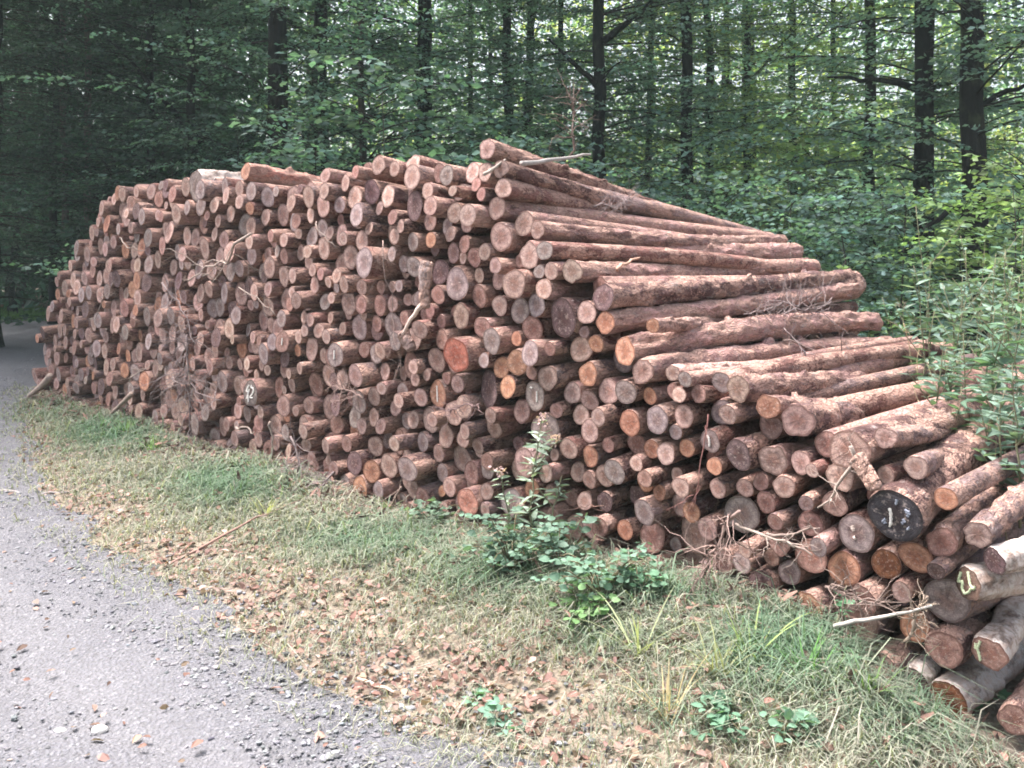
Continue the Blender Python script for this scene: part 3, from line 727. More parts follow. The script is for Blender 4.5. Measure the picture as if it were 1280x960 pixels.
def branch_leaves(r, start, az, L, rise, droop, leaf, lm, fm, col, step=.10, twl=.55, rad=.02, tcol=(.026, .023, .021), lstep=.55):
    """A limb with side twigs and beech-like leaves lying in level layers."""
    d0 = np.array([cos(az), sin(az), 0]); sd = np.array([-sin(az), cos(az), 0])
    n = 9; t = np.linspace(0, 1, n); wob = np.cumsum(r.normal(0, .02 * L, n)) * t
    pts = start + d0 * (L * t)[:, None] + sd * wob[:, None] + np.array([0, 0, 1.0]) * (rise * t - droop * t * t)[:, None]
    V, fs = tube(pts, rad * (1.05 - .9 * t), 5); lm.add(V, fs, 0, tint=np.array(tcol))
    m = max(3, int(L * .9 / step)); tt = np.linspace(.12, 1, m)
    B = np.stack([np.interp(tt, t, pts[:, i]) for i in range(3)], -1)
    side = np.where(np.arange(m) % 2 == 0, 1, -1)
    ang = side * r.uniform(.6, 1.15, m)
    tl = twl * r.uniform(.5, 1.15, m) * (1 - .55 * tt) * min(1, L)
    dirs = d0[None] * np.cos(ang)[:, None] + sd[None] * np.sin(ang)[:, None]
    dirs[:, 2] += r.normal(-.05, .14, m)
    AP, AD, AL, AT = [], [], [], []
    for i in range(m):
        if r.rand() < .18: continue
        V, fs = tube([B[i], B[i] + dirs[i] * tl[i] * .5 + (0, 0, .01), B[i] + dirs[i] * tl[i]], [rad * .28, rad * .2, rad * .1], 3, False)
        lm.add(V, fs, 0, tint=np.array(tcol))
        k = max(3, int(tl[i] / (leaf * lstep)))
        u = np.linspace(.12, 1, k); ss = np.where(np.arange(k) % 2 == 0, 1, -1)
        p = B[i] + dirs[i] * (tl[i] * u)[:, None] + r.normal(0, .012, (k, 3))
        perp = np.cross([0, 0, 1.0], dirs[i])
        dd = dirs[i][None] * .7 + perp[None] * (ss * r.uniform(.5, 1.1, k))[:, None] + r.normal(0, .18, (k, 3)); dd[:, 2] -= .12
        AP.append(p); AD.append(dd); AL.append(leaf * r.uniform(.65, 1.2, k))
        AT.append(np.tile(np.array(col) * r.uniform(.75, 1.25) * (1 + r.normal(0, .05, 3)), (k, 1)))
    if AP:
        P = np.concatenate(AP); D = np.concatenate(AD)
        N = np.array([0, 0, .8]) + r.normal(0, .75, (len(P), 3))
        leaves(fm, P, D, N, np.concatenate(AL), np.clip(np.concatenate(AT), .005, .6))

GREENS = dict(dark=(.036, .072, .058), mid=(.108, .195, .165), blue=(.130, .218, .20), bright=(.205, .30, .15), yellow=(.34, .38, .17))  # dark, bright and yellow put the wood's gloom and backlight into leaf colour
_crowns = {}
def crown(kind, v):
    """(limb mesh, crown mesh), shared by trees of a kind."""
    if (kind, v) in _crowns: return _crowns[(kind, v)]
    r = np.random.RandomState(hash((len(kind), v, kind[0] == 't')) % 9999 + v * 7)
    lm, fm = MB(), MB()
    colname = kind.split('_')[1]; col = GREENS[colname]
    if kind.startswith('tall'):
        nb = 92 if colname != 'dark' else 110
        for i in range(nb):
            h = 1.0 + 8.0 * (i + r.rand()) / nb
            branch_leaves(r, np.array([0, 0, h]), r.uniform(0, 2 * pi), r.uniform(1.4, 3.1), r.uniform(.1, 1.1), r.uniform(.2, .9), .070, lm, fm, np.array(col) * r.uniform(.7, 1.4), step=.068, rad=r.uniform(.006, .015))
        for i in range(26):            # upper canopy, out of sight but shading the wood
            h = r.uniform(8.5, 14)
            branch_leaves(r, np.array([0, 0, h]), r.uniform(0, 2 * pi), r.uniform(1.5, 3.4), r.uniform(.2, 1.2), .5, .22, lm, fm, np.array(col), step=.22, twl=.9, rad=.03)
    elif kind.startswith('sapling'):
        for i in range(48):
            h = .25 + 2.3 * (i + r.rand()) / 48
            branch_leaves(r, np.array([0, 0, h]), r.uniform(0, 2 * pi), r.uniform(.6, 1.5) * (1.25 - h * .28), r.uniform(.1, .5), r.uniform(.1, .45), .085, lm, fm, np.array(col) * r.uniform(.75, 1.3), step=.07, twl=.5, rad=r.uniform(.004, .007))
    else:                               # far: coarser leaves
        for i in range(40):
            h = .6 + 11.5 * (i + r.rand()) / 40
            branch_leaves(r, np.array([0, 0, h]), r.uniform(0, 2 * pi), r.uniform(1.5, 3.4), r.uniform(.1, .9), r.uniform(.2, .8), .15, lm, fm, np.array(col) * r.uniform(.75, 1.3), step=.2, twl=.8, rad=r.uniform(.015, .03), lstep=.7)
    _crowns[(kind, v)] = (lm.mesh('limbs', [M['trunk']]), fm.mesh('crown', [M['leaf']], smooth=False))
    return _crowns[(kind, v)]

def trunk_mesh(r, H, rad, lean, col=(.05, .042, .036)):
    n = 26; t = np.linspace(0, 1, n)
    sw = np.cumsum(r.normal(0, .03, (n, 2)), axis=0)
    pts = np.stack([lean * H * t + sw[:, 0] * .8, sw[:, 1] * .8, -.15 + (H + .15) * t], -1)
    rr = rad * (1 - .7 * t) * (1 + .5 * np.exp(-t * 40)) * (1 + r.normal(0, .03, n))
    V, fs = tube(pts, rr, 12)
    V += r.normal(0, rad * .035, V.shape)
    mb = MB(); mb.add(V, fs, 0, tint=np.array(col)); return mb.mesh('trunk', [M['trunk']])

def tree(px, y, wpx, kind, v, label, group, lean=0, H=15, col=(.05, .042, .036), name='beech_tree', rot=None, limbs=()):
    r = np.random.RandomState(int(px * 3 + y * 10) % 99991)
    x = (px - 640) / F * y
    root = empty(name, (x, y, float(ground_z(x, y))), label, 'tree', group)
    obj('trunk', trunk_mesh(r, H, wpx / F * y / 2, lean, col), root)
    lm, cm = crown(kind, v)
    a = r.uniform(0, 6.28) if rot is None else rot
    for nm, me in (('limbs', lm), ('crown', cm)):
        o = obj('branches' if nm == 'limbs' else 'crown', me, root); o.rotation_euler = (0, 0, a)
    for (dx, z0, dz, ln) in limbs:     # bare boughs the photo shows against the light
        mb = MB(); n = 9; t = np.linspace(0, 1, n)
        pts = np.stack([dx * t, r.normal(0, .03, n) - .1 * t, z0 + dz * t + np.cumsum(r.normal(0, .025, n))], -1)
        V, fs = tube(pts, ln * (1 - .75 * t), 7); mb.add(V, fs, 0, tint=np.array(col)); obj('bough', mb.mesh('bough', [M['trunk']]), root)
    return root

GT = 'broadleaf trees behind the pile'
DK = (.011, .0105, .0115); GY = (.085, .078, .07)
TREES = [
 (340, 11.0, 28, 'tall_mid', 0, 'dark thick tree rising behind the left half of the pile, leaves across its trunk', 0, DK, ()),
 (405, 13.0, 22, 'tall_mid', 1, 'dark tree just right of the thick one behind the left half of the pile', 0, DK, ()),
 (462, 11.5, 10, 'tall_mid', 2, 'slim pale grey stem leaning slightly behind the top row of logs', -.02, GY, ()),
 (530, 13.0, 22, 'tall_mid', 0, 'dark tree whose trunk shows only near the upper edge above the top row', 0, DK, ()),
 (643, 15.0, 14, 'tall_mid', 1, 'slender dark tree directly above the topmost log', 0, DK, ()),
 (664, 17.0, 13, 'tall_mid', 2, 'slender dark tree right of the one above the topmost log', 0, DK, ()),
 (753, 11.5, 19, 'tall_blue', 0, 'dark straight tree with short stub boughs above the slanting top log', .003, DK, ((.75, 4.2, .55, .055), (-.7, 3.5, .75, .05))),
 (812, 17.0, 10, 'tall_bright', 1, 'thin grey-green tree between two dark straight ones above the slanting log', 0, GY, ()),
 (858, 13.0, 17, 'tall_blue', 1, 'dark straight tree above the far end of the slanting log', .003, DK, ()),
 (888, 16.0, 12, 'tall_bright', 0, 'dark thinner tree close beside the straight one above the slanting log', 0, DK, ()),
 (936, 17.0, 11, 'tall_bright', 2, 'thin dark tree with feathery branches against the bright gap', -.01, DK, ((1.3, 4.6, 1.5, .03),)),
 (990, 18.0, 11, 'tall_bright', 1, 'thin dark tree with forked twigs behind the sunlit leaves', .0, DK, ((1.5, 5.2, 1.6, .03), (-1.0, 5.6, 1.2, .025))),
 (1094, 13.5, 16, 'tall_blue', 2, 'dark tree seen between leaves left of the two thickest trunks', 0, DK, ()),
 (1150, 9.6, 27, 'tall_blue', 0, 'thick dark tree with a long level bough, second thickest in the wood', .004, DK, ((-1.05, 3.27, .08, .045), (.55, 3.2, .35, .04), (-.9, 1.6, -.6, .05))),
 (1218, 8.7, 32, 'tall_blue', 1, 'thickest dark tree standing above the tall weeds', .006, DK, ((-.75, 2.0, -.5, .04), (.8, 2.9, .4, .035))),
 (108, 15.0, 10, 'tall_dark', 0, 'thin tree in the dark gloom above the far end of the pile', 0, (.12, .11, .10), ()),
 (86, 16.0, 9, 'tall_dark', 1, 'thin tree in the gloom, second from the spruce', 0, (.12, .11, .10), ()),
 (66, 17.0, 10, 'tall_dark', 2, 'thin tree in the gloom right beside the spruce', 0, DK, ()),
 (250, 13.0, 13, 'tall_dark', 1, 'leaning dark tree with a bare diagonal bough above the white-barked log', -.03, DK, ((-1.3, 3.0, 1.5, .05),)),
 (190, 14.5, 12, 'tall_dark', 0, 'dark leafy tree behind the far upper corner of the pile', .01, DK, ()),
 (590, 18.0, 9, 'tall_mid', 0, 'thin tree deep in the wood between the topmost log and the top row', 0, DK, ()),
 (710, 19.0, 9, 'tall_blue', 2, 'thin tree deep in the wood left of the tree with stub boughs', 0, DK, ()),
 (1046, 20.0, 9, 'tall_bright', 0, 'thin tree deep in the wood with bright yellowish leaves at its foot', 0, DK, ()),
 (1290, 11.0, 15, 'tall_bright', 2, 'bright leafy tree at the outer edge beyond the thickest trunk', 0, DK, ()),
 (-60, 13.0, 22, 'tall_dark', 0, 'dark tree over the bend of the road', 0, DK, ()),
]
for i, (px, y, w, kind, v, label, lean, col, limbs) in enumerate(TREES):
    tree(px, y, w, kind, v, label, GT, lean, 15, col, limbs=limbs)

SAP = [(395, 8.9, 'mid', 0, 1.0, 'leafy sapling right behind the logs left of the peak, light rounded leaves'), (470, 8.7, 'mid', 1, 1.3, 'light green sapling with a bright leafy tip above the top row of logs'),
       (300, 11.2, 'dark', 2, 1.25, 'dull green sapling behind the white-barked top log'), (560, 9.6, 'mid', 2, 1.1, 'dense green sapling behind the middle of the top row'),
       (700, 9.2, 'blue', 0, 1.0, 'blue-green sapling behind the slanting log, left of the straight dark trunk'), (800, 9.0, 'blue', 1, .95, 'blue-green sapling behind the middle of the slanting log'),
       (905, 8.6, 'blue', 2, .85, 'bushy sapling at the far tip of the slanting log'), (985, 8.1, 'blue', 0, .85, 'bushy blue-green sapling behind the far ends of the terrace'),
       (1060, 7.6, 'blue', 1, .8, 'low leafy sapling just beyond the terrace ends'), (1130, 7.4, 'blue', 2, .8, 'leafy sapling at the foot of the second thickest trunk'),
       (1200, 7.2, 'bright', 0, .75, 'bright green sapling at the foot of the thickest trunk'), (1275, 6.8, 'bright', 1, .85, 'bright green sapling at the edge behind the tall weeds'),
       (210, 12.5, 'dark', 1, 1.3, 'dark sapling behind the far upper corner of the pile'), (640, 11.5, 'mid', 0, 1.3, 'grey-green sapling behind the topmost log'),
       (860, 11.0, 'blue', 2, 1.2, 'tall sapling among the straight dark trunks'), (1020, 10.5, 'bright', 1, 1.2, 'yellow-green sapling lit from behind, left of the two thickest trunks'),
       (140, 13.6, 'dark', 0, 1.2, 'dark sapling in the gloom beside the thin trunks')]
for px, y, c, v, sc, label in SAP:
    r = np.random.RandomState(int(px)); x = (px - 640) / F * y
    root = empty('beech_sapling', (x, y, float(ground_z(x, y))), label, 'sapling', 'young saplings behind the pile')
    t = np.linspace(0, 1, 10)
    V, fs = tube(np.stack([np.cumsum(r.normal(0, .02, 10)), np.cumsum(r.normal(0, .02, 10)), -.1 + 2.45 * sc * t], -1), .014 * (1 - .8 * t), 6)
    mb = MB(); mb.add(V, fs, 0, tint=np.array(GY)); obj('stem', mb.mesh('stem', [M['trunk']]), root)
    lm, cm = crown('sapling_' + c, v)
    a = r.uniform(0, 6.28)
    for nm, me in (('branches', lm), ('crown', cm)):
        o = obj(nm, me, root); o.rotation_euler = (0, 0, a); o.scale = (sc,) * 3

# the far wood that closes the view: one mass
r = np.random.RandomState(77); fl, fb = MB(), MB()
for i in range(46):
    px = r.uniform(-160, 1440); y = r.uniform(20, 40); x = (px - 640) / F * y
    tt = np.linspace(0, 1, 6); H = 16
    V, fs = tube(np.stack([x + r.normal(0, .15, 6) * tt, y + tt * 0, H * tt - .1], -1), r.uniform(.05, .15) * (1 - .6 * tt), 7)
    fb.add(V, fs, 0, tint=np.array(DK if r.rand() < .6 else GY))
def clump(P, n, sx, sz, L, col):
    p = P + r.normal(0, 1, (n, 3)) * (sx, sx, sz)
    D = r.normal(0, 1, (n, 3)); D[:, 2] -= .3
    leaves(fl, p, D, np.array([0, 0, .8]) + r.normal(0, .8, (n, 3)), L * r.uniform(.6, 1.25, n), np.array(col) * r.uniform(.75, 1.3, (n, 1)))
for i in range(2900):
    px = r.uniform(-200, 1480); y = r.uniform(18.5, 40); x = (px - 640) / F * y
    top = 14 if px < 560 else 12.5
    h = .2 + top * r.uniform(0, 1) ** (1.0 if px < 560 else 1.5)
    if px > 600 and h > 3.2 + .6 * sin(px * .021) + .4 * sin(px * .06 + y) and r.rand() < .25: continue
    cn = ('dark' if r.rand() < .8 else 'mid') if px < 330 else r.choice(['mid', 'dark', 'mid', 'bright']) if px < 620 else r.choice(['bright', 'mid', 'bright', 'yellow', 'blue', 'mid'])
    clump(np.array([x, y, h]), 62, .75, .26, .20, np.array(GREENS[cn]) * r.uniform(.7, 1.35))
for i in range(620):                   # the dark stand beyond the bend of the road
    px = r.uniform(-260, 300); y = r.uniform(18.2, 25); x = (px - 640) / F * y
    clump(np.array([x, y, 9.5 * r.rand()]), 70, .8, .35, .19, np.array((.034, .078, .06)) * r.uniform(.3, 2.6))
for i in range(330):                   # crowns added mostly out of view to shade the bend of the road
    x = r.uniform(-17, -4.5); y = r.uniform(8.5, 18.5)
    clump(np.array([x, y, r.uniform(6.0, 10)]), 60, .9, .4, .24, np.array((.03, .06, .045)) * r.uniform(.6, 1.5))
for i in range(620):                   # the far edge, low down
    px = r.uniform(-260, 1540); y = r.uniform(36, 46); x = (px - 640) / F * y
    clump(np.array([x, y, r.uniform(0, 7)]), 50, 1.1, .5, .32, np.array(GREENS['dark' if px < 400 else r.choice(['mid', 'bright', 'yellow'])]) * r.uniform(.7, 1.3))
for i in range(800):                   # undergrowth on the forest floor
    px = r.uniform(-100, 1400); y = r.uniform(10.5, 30); x = (px - 640) / F * y
    if on_road(x, y) > -.6 or x + y < 9.0: continue
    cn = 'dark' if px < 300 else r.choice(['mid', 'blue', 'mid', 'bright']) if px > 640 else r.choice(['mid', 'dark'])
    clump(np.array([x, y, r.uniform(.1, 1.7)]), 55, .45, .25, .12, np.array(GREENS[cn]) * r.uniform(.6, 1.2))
for i in range(200):                   # unseen wood added behind the viewer to darken the log faces
    x = r.uniform(-24, 20); y = -3.2 - abs(x) * .15 + r.uniform(-9, -1.0) + (-2.5 if x < -3 else 0)
    clump(np.array([x, y, .3 + 10.5 * r.rand()]), 40, .9, .5, .38, np.array(GREENS['mid']) * r.uniform(.6, 1.2))
ff = tag(obj('far_forest', fl.mesh('far_forest', [M['leaf']], smooth=False)), 'leafy mass of the far wood closing the view', 'forest', None, 'stuff')
fbm = fb.mesh('far_stems', [M['trunk']])
o = obj('stems', fbm, ff); o['kind'] = 'stuff'

# spruce at the bend of the road, boughs reaching into the picture
def spruce(px, y, H, label, seed):
    r = np.random.RandomState(seed); x = (px - 640) / F * y
    root = empty('spruce_tree', (x, y, float(ground_z(x, y))), label, 'tree', 'spruces by the bend of the road')
    obj('trunk', trunk_mesh(r, H, .11, 0, DK), root)
    bm_, nm_ = MB(), MB()
    for i in range(int(H * 9)):
        h = .75 + (H - .9) * (i + r.rand()) / (H * 9); L = (H - h) * .30 * r.uniform(.75, 1.1) + .35; az = r.uniform(0, 2 * pi)
        d0 = np.array([cos(az), sin(az), 0]); sd = np.array([-sin(az), cos(az), 0])
        t = np.linspace(0, 1, 7); pts = np.array([0, 0, h]) + d0 * (L * t)[:, None] + np.array([0, 0, 1.]) * (.05 * t - .30 * L * t * t + .12 * L * t ** 3)[:, None]
        V, fs = tube(pts, .014 * (1.05 - t), 4, False); bm_.add(V, fs, 0, tint=np.array((.05, .036, .028)))
        m = int(L / .055)
        for k in range(m):
            tk = .12 + .88 * k / m; b = np.array([np.interp(tk, t, pts[:, q]) for q in range(3)])
            s = 1 if k % 2 else -1; tl = .34 * (1.1 - tk) * r.uniform(.6, 1.2) + .06
            dv = norm(d0 * .8 + sd * s * .8 + np.array([0, 0, -.18 + r.normal(0, .1)]))
            n = max(4, int(tl / .012)); u = np.linspace(.05, 1, n)
            p = b + dv * (tl * u)[:, None] + np.array([0, 0, -.12]) * (tl * u * u)[:, None]
            pr = norm(np.cross(dv, [0, 0, 1.])); ss = np.where(np.arange(n) % 2 == 0, 1, -1)
            D = dv * .55 + pr * ss[:, None] + r.normal(0, .2, (n, 3))
            leaves(nm_, p, D, np.array([0, 0, 1.]) + r.normal(0, .3, (n, 3)), r.uniform(.022, .034, n), np.array((.05, .095, .06)) * r.uniform(.6, 1.5), np.array([(0, 0, 0), (.5, .14, 0), (1, 0, 0), (.5, -.14, 0)]))
    obj('branches', bm_.mesh('branches', [M['trunk']]), root)
    obj('crown', nm_.mesh('crown', [M['needle']], smooth=False), root)
spruce(-6, 13.2, 6.5, 'dark spruce with drooping boughs at the bend of the road', 4)
spruce(18, 18.6, 4.6, 'small dim spruce in the gloom beyond the bend, behind the nearer spruce', 9)

# ------------------------------------------------------------------ weeds, brambles
def weed(px, py, y, h, lean, n, label, name='willowherb', leafl=.10, col=(.10, .165, .115), scol=(.20, .20, .13), flowers=0, bare=.25, seed=0, group=None, cat='weed'):
    r = np.random.RandomState(seed + int(px * 7)); B = atd(px, py, y)
    root = empty(name, B, label, cat, group)
    sm, lm = MB(), MB()
    t = np.linspace(0, 1, 9); a = r.uniform(-.5, .5)
    pts = np.stack([lean * h * t ** 1.5 + r.normal(0, .006, 9), a * .2 * h * t ** 1.5, h * t], -1)
    V, fs = tube(pts, .0055 * (1.1 - .8 * t), 5); sm.add(V, fs, 0, tint=np.array(scol))
    tips = [pts[-1]]
    def clothe(pts, n, t0, sz):
        tt = np.linspace(0, 1, len(pts)); u = np.sort(r.uniform(t0, 1, n))
        p = np.stack([np.interp(u, tt, pts[:, q]) for q in range(3)], -1)
        az = np.arange(n) * 2.4 + r.uniform(0, 6); D = np.stack([np.cos(az), np.sin(az), r.uniform(-.15, .65, n)], -1)
        leaves(lm, p, D, np.array([0, 0, 1.]) + r.normal(0, .35, (n, 3)), sz * r.uniform(.6, 1.15, n) * (1.1 - .5 * u), np.array(col) * r.uniform(.75, 1.3, (n, 1)), TL * np.array([1, 1.5, 1]))
    clothe(pts, n, bare, leafl)
    for k in range(max(1, n // 9)):
        i = r.randint(3, 7); az = r.uniform(0, 6.28); l = h * r.uniform(.15, .35)
        q = pts[i] + np.array([cos(az) * .6, sin(az) * .6, .8]) * (np.linspace(0, l, 5))[:, None]
        V, fs = tube(q, [.003, .0028, .0025, .002, .0012], 4, False); sm.add(V, fs, 0, tint=np.array(scol)); clothe(q, max(4, n // 4), .2, leafl * .8); tips.append(q[-1])
    obj('stem', sm.mesh('stem', [M['twig']]), root); obj('foliage', lm.mesh('foliage', [M['weed']], smooth=False), root)
    if flowers:
        for tp in tips[:flowers]:
            fm_ = MB(); k = 26; p = tp + r.normal(0, .013, (k, 3)); leaves(fm_, p, r.normal(0, 1, (k, 3)), r.normal(0, 1, (k, 3)), .018, np.array((.58, .40, .42)), T6)
            obj('flower_head', fm_.mesh('flower_head', [M['weed']], smooth=False), root)
    return root

GW = 'tall weeds over the log ends'
WEED = [(1150, 560, 5.0, 1.05, .10, 26, 'slender weed with a leafy top leaning over the terrace ends'), (1172, 600, 5.0, 1.55, -.06, 40, 'tallest weed, its bare top rising above the others'),
        (1195, 600, 4.8, 1.25, .05, 42, 'leafy weed with a star of pale leaves in the weed thicket'), (1215, 560, 5.2, 1.25, .04, 46, 'dense weed under the thickest trunk'),
        (1240, 620, 4.6, 1.35, -.12, 40, 'weed with a drooping tip right of the star-leaved one'), (1262, 640, 4.5, 1.2, .05, 46, 'thick green weed near the outer edge'),
        (1282, 600, 4.7, 1.35, 0, 46, 'tall green weed cut by the outer edge'), (1250, 560, 5.4, 1.1, .1, 50, 'bushy weed at the back of the thicket'),
        (1225, 680, 4.2, .62, .15, 18, 'short weed with pale leaves growing over the mossy grey log'), (1135, 520, 5.6, .75, -.2, 20, 'small weed bending across the grey-barked far end'),
        (1280, 540, 5.8, 1.2, -.05, 50, 'green weed behind the thicket at the edge'), (1182, 535, 5.9, .95, .1, 40, 'leafy weed behind the terrace ends'),
        (1290, 690, 4.0, .8, .0, 36, 'low green weed above the white birch at the edge'), (1205, 520, 6.2, 1.0, .0, 46, 'bushy weed deep behind the thicket')]
WEED += [(1165, 600, 3.75, .6, .05, 30, 'airy weed among the grey log ends left of the mossy log'), (1188, 640, 3.55, .5, .1, 28, 'short airy weed just above the black end'), (1205, 560, 4.3, .8, -.1, 34, 'airy weed with pale leaves before the thickest trunk'),
         (1232, 560, 4.1, .9, .0, 34, 'tall airy weed in the middle of the thicket'), (1148, 535, 4.5, .6, .1, 24, 'thin weed over the far terrace ends'), (1268, 590, 3.8, .95, -.05, 36, 'tall airy weed near the outer edge'),
         (1225, 650, 3.5, .6, .1, 44, 'broad-leaved weed right over the mossy grey log'), (1200, 610, 3.8, .6, -.1, 40, 'weed leaning over the lichen-grey log ends'), (1250, 670, 3.3, .55, .0, 44, 'low weed among the lowest grey logs'), (1275, 660, 3.2, .6, -.1, 40, 'weed standing just above the white birch logs'),
         (1238, 600, 3.6, .7, .0, 50, 'bushy weed covering the grey log ends'), (1170, 585, 4.1, .5, .1, 34, 'low weed behind the black end'), (1215, 640, 3.7, .75, -.1, 30, 'weed rising between the grey logs beside the black end'), (1262, 650, 3.5, .85, .05, 40, 'leafy weed over the mossy grey logs near the edge'), (1240, 600, 3.9, .9, .1, 40, 'weed with spread leaves in front of the thicket'),
         (1180, 560, 4.2, .7, .1, 30, 'weed before the thicket hiding the end of the grey-barked log'), (1285, 620, 3.7, 1.0, .0, 44, 'tall leafy weed cut by the edge in front of the others'), (1160, 520, 4.7, .8, -.1, 30, 'weed hiding the far end of the thickest terrace log')]
for i, (px, py, y, h, ln, n, lb) in enumerate(WEED):
    weed(px, py, y, h, ln, int(n * .72), lb, seed=i * 13, group=GW, col=(.13, .195, .16) if i % 3 else (.105, .185, .125), leafl=.125)
# dry stalks among them
for i, (x0, y0, x1, y1, dpt) in enumerate(sorted([(1120, 520, 1160, 700, 4.4), (1180, 470, 1235, 660, 4.4), (1150, 430, 1128, 620, 4.5), (1200, 440, 1170, 640, 4.6), (1105, 470, 1190, 560, 4.7), (1215, 500, 1145, 630, 4.3),
                                           (1165, 520, 1225, 690, 4.1), (1095, 500, 1160, 600, 4.4), (1245, 470, 1205, 690, 4.2), (1140, 480, 1215, 580, 4.6), (1130, 400, 1150, 560, 4.8), (1255, 520, 1270, 700, 4.2), (1150, 500, 1190, 640, 3.9), (1225, 540, 1165, 640, 3.8), (1190, 520, 1240, 660, 3.7), (1260, 560, 1215, 690, 3.5), (1130, 540, 1200, 600, 4.0), (1240, 590, 1262, 700, 3.4)])):
    r = np.random.RandomState(300 + i); A, B = atd(x0, y0, dpt), atd(x1, y1, dpt - .1)
    t = np.linspace(0, 1, 8)[:, None]; pts = B + (A - B) * t + np.array([0, 0, .06]) * np.sin(pi * t) + r.normal(0, .006, (8, 3))
    root = empty('dry_stalk', B, 'straw-coloured dry stalk over the log ends, its tip {} from the terrace side'.format(ORD[i]), 'stalk', 'dry stalks among the tall weeds')
    mb = MB(); V, fs = tube(pts, np.linspace(.0042, .0018, 8), 4); mb.add(V, fs, 0, tint=np.array((.36, .29, .19)))
    for k in range(6):
        q = pts[r.randint(3, 8)]; e = q + r.normal(0, .07, 3) + (0, 0, .03)
        V, fs = tube([q, (q + e) / 2 + (0, 0, .01), e], [.0016, .0013, .0008], 3, False); mb.add(V, fs, 0, tint=np.array((.36, .30, .20)))
    obj('stem', mb.mesh('stem', [M['twig']], off=B), root)

weed(662, 705, 3.95, .64, .08, 40, 'flowering weed with whitish-pink heads growing in front of the log ends', name='hemp_agrimony', leafl=.105, col=(.29, .36, .31), flowers=3, bare=.12, seed=3)
weed(640, 700, 4.0, .40, -.12, 26, 'shorter flowering weed left of the tall one before the log ends', name='hemp_agrimony', leafl=.10, col=(.26, .33, .28), flowers=2, bare=.1, seed=8)
weed(686, 700, 3.9, .36, .15, 20, 'leafy weed without flowers right of the flowering one', name='hemp_agrimony', leafl=.10, col=(.25, .32, .27), flowers=0, bare=.1, seed=5)

def bramble(px, py, rad, h, n, label, col, leafl=.055, seed=0):
    r = np.random.RandomState(seed); u = (px - 640) / F
    y = 4.0
    for _ in range(30):               # the ground point seen there
        z = float(ground_z(u * y, y)); y = (EYE - z) * F / (py - HOR)
    B = np.array([u * y, y, z]); root = empty('bramble', B, label, 'bramble', 'brambles at the foot of the pile')
    sm, lm = MB(), MB()
    for k in range(n):
        az = r.uniform(0, 6.28); l = rad * r.uniform(.4, 1.1); hh = h * r.uniform(.5, 1.1)
        t = np.linspace(0, 1, 6); pts = np.stack([cos(az) * l * t, sin(az) * l * t * .8, hh * np.sin(t * 2.1) / .95], -1)
        V, fs = tube(pts, .003 * (1.1 - .7 * t), 4, False); sm.add(V, fs, 0, tint=np.array((.16, .13, .08)))
        for q in range(5):
            b = pts[r.randint(1, 6)] + r.normal(0, .02, 3); a0 = r.uniform(0, 6.28); tn = np.array(col) * r.uniform(.75, 1.3)
            a3 = a0 + np.array([-1.0, 0, 1.0]); D = np.stack([np.cos(a3), np.sin(a3), np.full(3, .1)], -1)
            leaves(lm, np.tile(b, (3, 1)) + D * .012, D, np.array([0, 0, 1.]) + r.normal(0, .5, (3, 3)), .72 * leafl * r.uniform(.7, 1.2) * np.array([.85, 1.1, .85]), np.tile(tn, (3, 1)), T6 * np.array([1, 1.25, 1]))
    obj('cane', sm.mesh('cane', [M['twig']]), root); obj('foliage', lm.mesh('foliage', [M['weed']], smooth=False), root)
BR = [(640, 722, .22, .22, 17, 'dark green bramble at the foot of the flowering weed', (.085, .15, .105)), (700, 716, .20, .18, 13, 'blue-green bramble between the flowering weed and the taller leaves', (.095, .165, .12)),
      (752, 752, .20, .15, 15, 'bramble patch with grey-green leaves before the low log ends', (.10, .18, .125)), (735, 790, .14, .13, 14, 'bright green bramble sprig in front of the grey-green patch', (.13, .24, .10)),
      (800, 750, .15, .11, 8, 'low bramble at the outer end of the patch', (.09, .18, .11)), (590, 880, .06, .03, 2, 'tiny bramble sprig in the dry grass beside the road', (.12, .23, .15)),
      (905, 900, .13, .03, 4, 'flat bramble spreading in the grass near the lower edge', (.10, .20, .13)), (985, 760, .10, .12, 8, 'small leafy bramble before the rusty log end', (.10, .21, .11)),
      (545, 660, .14, .10, 10, 'small dull bramble left of the flowering weed', (.10, .16, .11)), (1010, 930, .10, .05, 3, 'bramble leaves at the lower edge among dry grass', (.11, .21, .14)), (1215, 880, .10, .10, 8, 'small bramble sprig beside the lowest birch log', (.10, .22, .13)),
      (640, 900, .06, .04, 2, 'three-leaved bramble sprig among red leaves', (.12, .22, .16))]
for i, b in enumerate(BR): bramble(*b[:6], np.array(b[6]) * np.array((1.25, 1.18, 1.25)), seed=40 + i)
# leafy sprig in front of the rusty end
weed(1052, 795, 3.0, .17, .1, 7, 'single sprig of five broad green leaves before the rusty end', name='leafy_sprig', leafl=.075, col=(.13, .27, .16), bare=.6, seed=2, cat='sprig')

